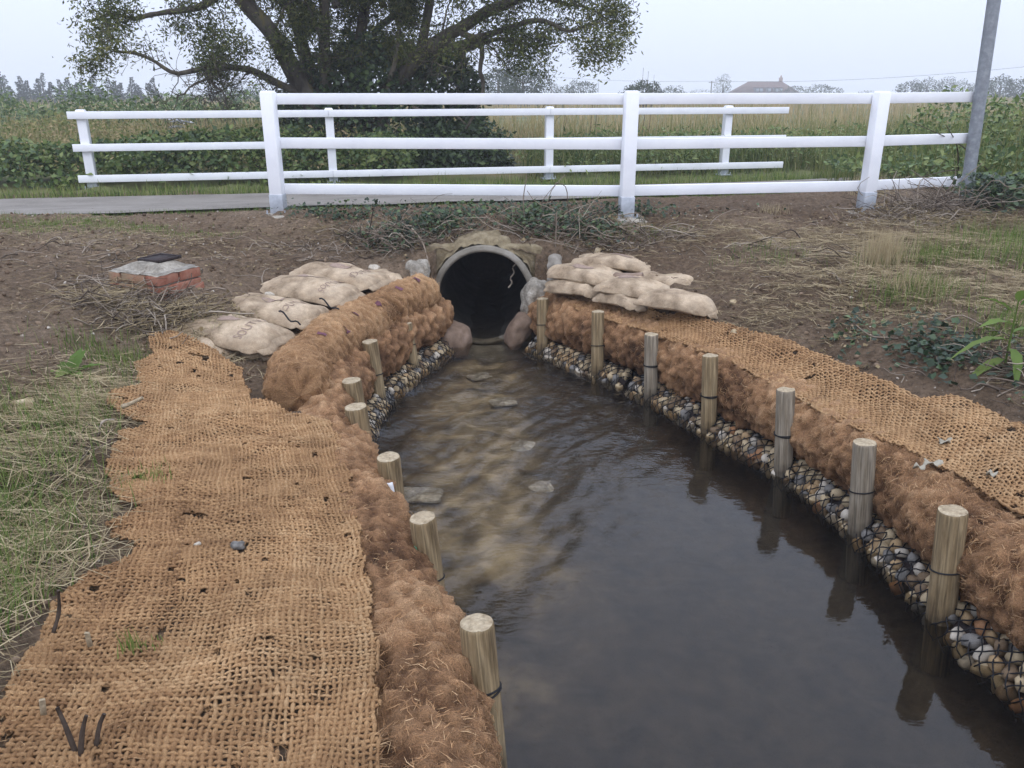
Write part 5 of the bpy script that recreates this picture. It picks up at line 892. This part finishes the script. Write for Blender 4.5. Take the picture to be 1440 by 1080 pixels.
for k in range(5):
    e = PY([20, 70, 115, 330, 385][k], 190, 19); bush('weedy shrub in the meadow just behind the left fence, ' + ['leftmost', 'second from left', 'third, near the end post', 'fourth, below the bare branch', 'rightmost by the front post'][k], (e[0], 19, .62), (.9, .8, .75+.12*(k % 3)), 900, .10, 'meadow', 430+k, r0=.2, r1=.7, group='weedy shrubs in the left meadow')
# ------------------------------------------------------------------ the big spreading tree
DT = 15.2
def limb(pts, r0, r1): return [np.array([PY(a, b, DT+d) for a, b, d in pts]), r0, r1]
LB = [limb([(470, 240, 0), (445, 160, -.1), (415, 105, -.2), (385, 50, -.3), (350, 10, -.5), (305, -45, -.6), (245, -110, -.6), (180, -150, -.5)], .21, .06),
 limb([(422, 132, -.2), (380, 112, -.4), (350, 98, -.7), (315, 95, -.9), (280, 98, -1.1), (245, 103, -1.2), (215, 85, -1.3), (190, 75, -1.4), (160, 72, -1.5)], .07, .018),
 limb([(365, 20, -.4), (325, -12, -.5), (290, 6, -.8), (262, 14, -.9), (220, 19, -1.), (190, 26, -1.2), (160, 20, -1.3), (125, 30, -1.4)], .075, .018),
 limb([(455, 240, .1), (458, 130, 0), (456, 60, -.1), (455, 0, -.1), (448, -120, 0), (455, -260, .1)], .13, .05),
 limb([(445, 160, 0), (425, 60, .3), (405, 0, .5), (380, -80, .8), (330, -190, 1.)], .13, .05),
 limb([(500, 240, .2), (490, 140, .2), (505, 60, .3), (520, -30, .4), (545, -140, .5), (560, -260, .5)], .13, .05),
 limb([(525, 235, 0), (547, 128, 0), (567, 108, -.1), (591, 76, -.2), (620, 55, -.3), (655, 35, -.4), (684, 17, -.5), (722, 1, -.6), (790, -45, -.7), (840, -90, -.7)], .17, .04),
 limb([(595, 74, -.2), (643, 64, -.5), (670, 54, -.7), (713, 41, -.9), (748, 29, -1.), (772, 32, -1.1), (800, 44, -1.2), (825, 36, -1.3), (845, 30, -1.4)], .08, .018),
 limb([(550, 140, .1), (576, 125, .3), (605, 99, .5), (637, 79, .6), (661, 67, .7), (702, 55, .8), (740, 62, .9), (770, 78, 1.)], .09, .018),
 limb([(591, 76, -.1), (597, 44, 0), (605, 0, .1), (618, -70, .2), (640, -180, .2)], .09, .03),
 limb([(530, 235, -.2), (544, 128, -.3), (556, 87, -.3), (562, 30, -.2), (559, 0, -.1), (560, -90, 0)], .07, .025),
 limb([(520, 200, .3), (512, 90, .6), (528, 45, .9), (555, 20, 1.), (595, -20, 1.2), (660, -90, 1.3)], .10, .03),
 limb([(649, 48, -.6), (672, 55, -.7), (678, 73, -.8), (675, 99, -.8), (680, 117, -.8), (678, 135, -.8), (670, 155, -.8), (655, 181, -.8)], .05, .025),
 limb([(580, 150, -.6), (610, 163, -.7), (635, 158, -.8), (655, 175, -.8)], .03, .015),
 limb([(310, 95, -.9), (293, 110, -1.), (270, 120, -1.1), (255, 135, -1.2), (240, 128, -1.3)], .03, .008),
 limb([(290, 100, -1.), (300, 120, -1.), (315, 130, -1.1), (318, 148, -1.1)], .03, .006),
 limb([(700, -5, -.5), (750, -5, -.8), (795, 5, -1.), (825, 10, -1.1), (848, 22, -1.2)], .05, .012)]
tree = thing('spreading_tree', 'large leaning multi-stemmed tree with mossy trunks behind the far fence', 'tree', tuple(PY(480, 240, DT)*[1, 1, 0]+[0, 0, .65])); toff = np.array(tree.location)
segs = []; tw = []
def grow(p, d, L, r, lev):
    K = 7; pts = [p]; q = p.copy(); dd = d.copy()
    for i in range(K-1):
        dd = dd+rng.normal(0, .34, 3)+np.array([0, 0, .05 if lev < 2 else -.10]); dd /= np.linalg.norm(dd); q = q+dd*L/(K-1); pts.append(q.copy())
    pts = np.array(pts); tw.append((pts, r))
    if lev < 2:
        for i in range(2, K):
            for _ in range(2 if lev == 0 else 1):
                if rng.uniform() < .85:
                    e = dd*.3+rng.normal(0, .8, 3); e /= np.linalg.norm(e); grow(pts[i], e, L*rng.uniform(.4, .65), r*.5, lev+1)
for k, (p, r0, r1) in enumerate(LB):
    q, s = poly(p, .12); rad = np.linspace(r0, r1, len(q))*(1+.12*vn(q, 3, 5)); v, f = tubes((q-toff)[None], rad[None], 12 if r0 > .06 else 8); v = v+(fbm(v, 7, 3, k)*.018*min(1, r0/.1))[:, None]*rdir(1)
    obj('trunk' if k in (0, 3, 5, 6) else 'limb', v, f, MT['bark'], tree)
    if k in (12, 13): continue
    n0 = int(len(q)*(.35 if k in (0, 3, 4, 5, 6, 9, 10, 11) else .15))
    for i in range(n0, len(q), 3 if r0 > .09 else 2):
        tg_ = q[min(i+1, len(q)-1)]-q[max(i-1, 0)]; tg_ /= np.linalg.norm(tg_); e = tg_*.5+rng.normal(0, .75, 3); e /= np.linalg.norm(e); grow(q[i], e, rng.uniform(.5, 1.15), max(.010, rad[i]*.25), 0 if rng.uniform() < .6 else 1)
tw = [t for t in tw if t[0][:, 0].max()-toff[0] < 5.45 and t[0][:, 0].min()-toff[0] > -4.2]
pts = np.stack([t[0] for t in tw])-toff; rad = np.array([t[1] for t in tw])[:, None]*np.linspace(1, .35, 7)[None]; v, f = tubes(pts, np.maximum(rad, .004), 3); obj('twigs', v, f, MT['bark'], tree, kind='stuff')
# leaves on twigs: full on the outer crown, few low inside where the branches are bare
allp = pts[:, 2:].reshape(-1, 3)+toff; pxx = 720+FPX*allp[:, 0]/(allp[:, 1]*math.cos(PITCH)-(allp[:, 2]-CAMH)*math.sin(PITCH)); zz = allp[:, 2]
u_ = (allp[:, 0]-toff[0]); dens = np.clip((zz-2.35-.32*vn(allp, .9, 5))/.7, .0, 1); dens = np.maximum(dens, np.where((u_ < -4.0) & (zz > 2.5), .9, 0)); dens = np.maximum(dens, np.where((u_ > 2.0) & (zz > 2.35), .8, 0)); dens *= np.clip(.75+1.1*vn(allp, .95, 9), .05, 1)
k = rng.uniform(size=len(allp)) < dens; base = allp[k]; rep = 12; base = np.repeat(base, rep, 0)+rng.normal(0, .10, (len(base)*rep, 3))
kk = (base[:, 0]-toff[0] < 5.3) & (base[:, 0]-toff[0] > -4.05); base = base[kk]
if len(base) > 100000: base = base[rng.permutation(len(base))[:100000]]
n = len(base); d = rdir(n, .8)+[0, 0, -.35]; d /= np.linalg.norm(d, axis=1, keepdims=True); L = rng.uniform(.045, .095, n); v, f = leaves(base-toff, d, rdir(n), L, L*.34); obj('crown', v, f, MT['willow'], tree, np.repeat(np.clip(rng.uniform(0, .9, n)+.2*vn(base, .8, 3), 0, 1), 4), False)
print('tree leaves', n, 'twigs', len(tw))
# upper crown high above: leaf clusters on extra twigs fill the dome
ce = []
cen = PY(470, -260, DT); 
for k in range(330):
    a = rdir(1)[0]; p = cen+a*np.array([4.2, 2.6, 2.3])*rng.uniform(.45, 1.)**.5
    if p[2] > 3.6: ce.append(p)
ce = np.array(ce); b2 = np.repeat(ce, 120, 0)+rng.normal(0, .34, (len(ce)*120, 3)); n = len(b2); L = rng.uniform(.08, .16, n); v, f = leaves(b2-toff, rdir(n), rdir(n), L, L*.34); obj('crown', v, f, MT['willow'], tree, np.repeat(rng.uniform(0, .9, n), 4), False)
st = np.array([[PY(450, -30, DT)+rng.normal(0, .6, 3)*[1, .5, .3], (PY(470, -120, DT)+p)/2, p] for p in ce[::3]])-toff; v, f = tubes(st, np.tile([[.05, .03, .012]], (len(st), 1)), 5); obj('twigs', v, f, MT['bark'], tree, kind='stuff')
# ivy thicket under the tree
n = 24000; d = rdir(n); p = d*(rng.uniform(.6, 1, n)**.5*(1+.3*fbm(d, 1.8, 3, 3)))[:, None]*np.array([1.75, .9, 1.55])+np.array([0, 0, .75]); c0 = PY(545, 225, 15.6)*[1, 1, 0]+[0, 0, .7]; p = p[p[:, 2] > 0]; n = len(p)
L = rng.uniform(.06, .13, n); v, f = leaves(p, rdir(n, .7), d[:n]+[0, -.4, .5], L, L*.75, .1); th_ = thing('ivy_thicket', 'dark ivy thicket smothering the foot of the big tree', 'thicket', tuple(c0)); obj('foliage', v, f, MT['ivy'], th_, np.repeat(rng.uniform(0, .9, n), 4), False)
for (cx, s, nn_, lb) in [(640, (1.0, .8, .9), 5000, 'dark leafy bush right of the ivy thicket under the tree'), (440, (.7, .7, .8), 3500, 'dark leafy bush left of the ivy thicket under the tree'), (590, (1.6, .6, .55), 5000, 'low dark bush along the fence below the ivy thicket')]:
    c = PY(cx, 235, 15.0)*[1, 1, 0]+[0, 0, .68]; bush(lb, c, s, nn_, .10, 'ivy', int(cx), 'leafy_bush', 'bush', group='bushes under the big tree')
# ------------------------------------------------------------------ far trees, conifers, house
ORD = ['first', 'second', 'third', 'fourth', 'fifth', 'sixth', 'seventh', 'eighth', 'ninth', 'tenth', 'eleventh', 'twelfth', 'thirteenth', 'fourteenth', 'fifteenth', 'sixteenth', 'seventeenth', 'eighteenth', 'nineteenth', 'twentieth', 'twenty-first', 'twenty-second', 'twenty-third', 'twenty-fourth', 'twenty-fifth', 'twenty-sixth', 'twenty-seventh']
def far_tree(label, px, top, wpx, D, n=1800, mat='far_leaf', tall=1., seed=0, group='far trees in the haze', name='far_tree'):
    tp = PY(px, top, D); zc = D*math.cos(PITCH)+1.3*math.sin(PITCH); wd = wpx*zc/FPX/2; h = tp[2]-.5; root = thing(name, label, 'tree', (tp[0], D, .5), group)
    d = rdir(n); lump = 1+.35*fbm(d, 2.0, 3, seed); p = d*(rng.uniform(.3, 1, n)**.4*lump)[:, None]*np.array([wd, wd*.8, h*.46])+np.array([0, 0, h*.56]); p = p[(p[:, 2] > 0) & (p[:, 2] < h*1.08)]; m = len(p)
    L = rng.uniform(.5, 1.2, m)*max(.16, .10*min(wd, h)); v, f = leaves(p, rdir(m), rdir(m), L, L*.7); obj('crown', v, f, MT[mat], root, np.repeat(rng.uniform(0, 1, m), 4), False)
    v, f = tubes(np.array([[[0, 0, -.3], [.05, 0, h*.4], [0, 0, h*.7]]]), np.array([[.05, .035, .015]])*h, 6); obj('trunk', v, f, MT['bark'], root); return root
FT = [(735, 88, 72, 75, 3000, 'tall hazy tree just right of the big tree'), (700, 96, 60, 72, 2500, 'hazy tree partly hidden behind the big tree'), (775, 113, 26, 150, 900, 'small faint tree right of the tall hazy tree'), (817, 112, 42, 120, 1500, 'round hazy tree left of the middle post'), (795, 122, 40, 125, 900, 'low faint bush line left of the middle post'), (905, 113, 62, 60, 2200, 'dark rounded tree behind the middle post'), (948, 122, 34, 95, 1000, 'low rounded tree right of the middle post'), (985, 126, 50, 230, 700, 'very faint distant tree left of the thin pole'), (1018, 106, 24, 150, 1300, 'narrow upright tree left of the house'),
      (1118, 121, 40, 180, 900, 'dark bush right against the house'), (1160, 119, 50, 170, 1100, 'low dark trees right of the house'), (1220, 127, 28, 190, 500, 'low faint bush left of the right post'), (1285, 114, 46, 130, 1400, 'hazy tree in the right tree line, leftmost'), (1305, 110, 34, 130, 1200, 'hazy tree in the right tree line, second'), (1333, 110, 34, 128, 1200, 'hazy tree in the right tree line, third'), (1356, 112, 32, 128, 1100, 'hazy tree in the right tree line, fourth'), (1385, 112, 40, 126, 1300, 'hazy tree in the right tree line behind the grey pole'), (1410, 107, 50, 122, 1500, 'hazy tree in the right tree line, right of the pole'), (1440, 110, 50, 122, 1400, 'hazy tree in the right tree line at the picture edge'), (1475, 106, 60, 120, 1400, 'hazy tree in the right tree line beyond the picture edge'), (312, 120, 46, 70, 1500, 'rounded hazy tree below the low branch of the big tree'), (350, 124, 50, 80, 1200, 'low hazy tree left of the big trunks'), (265, 130, 40, 90, 800, 'small hazy bush below the low branch')]
for k, (a, b, c, D, n, lb) in enumerate(FT): far_tree(lb, a, b, c, D, n, seed=500+k)
for k in range(27):
    px = -25+k*9.3+3*math.sin(k*4.1); D = 105+6*math.sin(k*2.3); tp = PY(px, 110+7*math.sin(k*1.9)+5*math.sin(k*5.3)+k*.3, D); h = tp[2]-.4; wd = rng.uniform(.75, 1.15); m = 380; t = rng.uniform(0, 1, m)**.9; a = rng.uniform(0, 6.28, m); rr = wd*(1-t)**.95*(.7+.5*np.sin(a*3+k+t*4))*np.sqrt(rng.uniform(.05, 1, m))
    root = thing('conifer', 'dark hazy conifer in the left skyline row, %s from the left' % ORD[k], 'tree', (tp[0], D, .4), 'conifer row on the left skyline'); p = np.stack([rr*np.cos(a)+.25*np.sin(t*5+k), rr*np.sin(a), h*t], 1); d = np.stack([np.cos(a), np.sin(a), .5+0*a], 1); d /= np.linalg.norm(d, axis=1, keepdims=True); L = rng.uniform(.22, .55, m)*(1.1-.6*t); v, f = leaves(p, d, rdir(m), L, L*.5); obj('crown', v, f, MT['conifer'], root, np.repeat(rng.uniform(0, 1, m), 4), False)
    v, f = tubes(np.array([[[0, 0, -.3], [0, 0, h*.5], [0, 0, h*.95]]]), np.array([[.14, .09, .03]]), 5); obj('trunk', v, f, MT['bark'], root)
DH = 210; hw = [PY(p_, 130, DH)[0] for p_ in (1033, 1114)]; zr = PY(1075, 114.5, DH)[2]; ze = 1.3; cx = (hw[0]+hw[1])/2; hl = (hw[1]-hw[0])/2+1.6
house = thing('house', 'hipped brown tiled house roof with dormers beyond the field', 'house', (cx, DH, .3)); ro = np.array([cx, DH, .3]); x0 = PY(1053, 114, DH)[0]-cx; x1 = PY(1100, 114, DH)[0]-cx
v, f = box(-hl+.5, hl-.5, -4, 4.5, -.3, ze-.3); obj('wall', v, f, MT['wall'], house, smooth_=False)
zt = zr-.3; zb = ze-.3; v = np.array([[-hl, -4.6, zb], [hl, -4.6, zb], [hl, 5, zb], [-hl, 5, zb], [x0, .2, zt], [x1, .2, zt]]); obj('roof', v, [[0, 1, 5], [0, 5, 4], [1, 2, 5], [2, 3, 4], [2, 4, 5], [3, 0, 4], [0, 2, 1], [0, 3, 2]], MT['roof'], house, smooth_=False)
for a, w_ in ((1061, .9), (1088, .9), (1075, .4)):
    e = PY(a, 126, DH); X = e[0]-cx; zc = e[2]-.3; v, f = box(X-w_, X+w_, -4.2, -1.2, zc-.6, zc+.35); dm = obj('dormer', v, f, MT['window_frame'], house, smooth_=False)
    v, f = box(X-w_-.2, X+w_+.2, -4.45, -.8, zc+.36, zc+.5); obj('dormer_roof', v, f, MT['roof'], dm, smooth_=False)
    for s_ in ((-.5, .5) if w_ > .5 else (0,)): v, f = box(X+s_*w_-.33, X+s_*w_+.33, -4.24, -4.19, zc-.5, zc+.22); obj('pane', v, f, MT['glass'], dm, smooth_=False)
e = PY(1099, 109, DH); v, f = box(e[0]-cx-.35, e[0]-cx+.35, .0, .8, zt-.8, e[2]-.3); ch_ = obj('chimney', v, f, MT['wall'], house, smooth_=False); v, f = box(e[0]-cx-.13, e[0]-cx+.13, .25, .5, e[2]-.3, e[2]+.15); obj('chimney_pot', v, f, MT['brick'], ch_, smooth_=False)
def upole(px, top, D, label):
    tp = PY(px, top, D); root = thing('utility_pole', label, 'pole', (tp[0], D, .4)); v, f = tubes(np.array([[[0, 0, -.5], [0, 0, (tp[2]-.4)]]]), np.full((1, 2), .13), 8); obj('shaft', v, f, MT['bark'], root); v, f = box(-.7, .7, -.06, .06, tp[2]-.75, tp[2]-.6); obj('crossarm', v, f, MT['bark'], root, smooth_=False); return tp
a = upole(1001, 114, 200, 'thin dark utility pole left of the narrow far tree'); b = upole(700, 100, 260, 'far utility pole hidden behind the big tree'); c = upole(1460, 92, 150, 'utility pole carrying wires beyond the right picture edge')
for (p, q, lb) in ((b, a, 'thin overhead wire left of the thin utility pole'), (a, c, 'thin overhead wire running right above the house')):
    t = np.linspace(0, 1, 30)[:, None]; w_ = p+(q-p)*t-np.array([0, 0, 1.])*(4*t*(1-t))*1.0; v, f = tubes((w_-p)[None], np.full((1, 30), .028), 4); obj('overhead_wire', v, f, MT['black_cord'], None, label=lb, cat='wire', loc=tuple(p))
# tall dry stalks against the sky
for k, (px, top) in enumerate([(905, 95), (912, 100), (920, 105), (842, 116), (835, 118)]):
    tp = PY(px, top, 16.5); stick('dry_stalk', [(tp[0]-.1, 16.5, .7), (tp[0]-.03, 16.5, (tp[2]+.7)/2), tp], .008, MT['twig'], 'tall dry stalk rising above the top rail near the middle post, %s' % ['leftmost', 'second', 'third', 'fourth', 'last'][k], 'stalk', .3, sides=5, taper=.3, step=.15)
# ------------------------------------------------------------------ haze
v, f = box(-640, 640, -75, 640, -2.5, 9.6); hb = obj('haze', v, f, hz, None, smooth_=False, kind='stuff'); hb['label'] = 'thin pale mist over the whole field'; hb['category'] = 'haze'
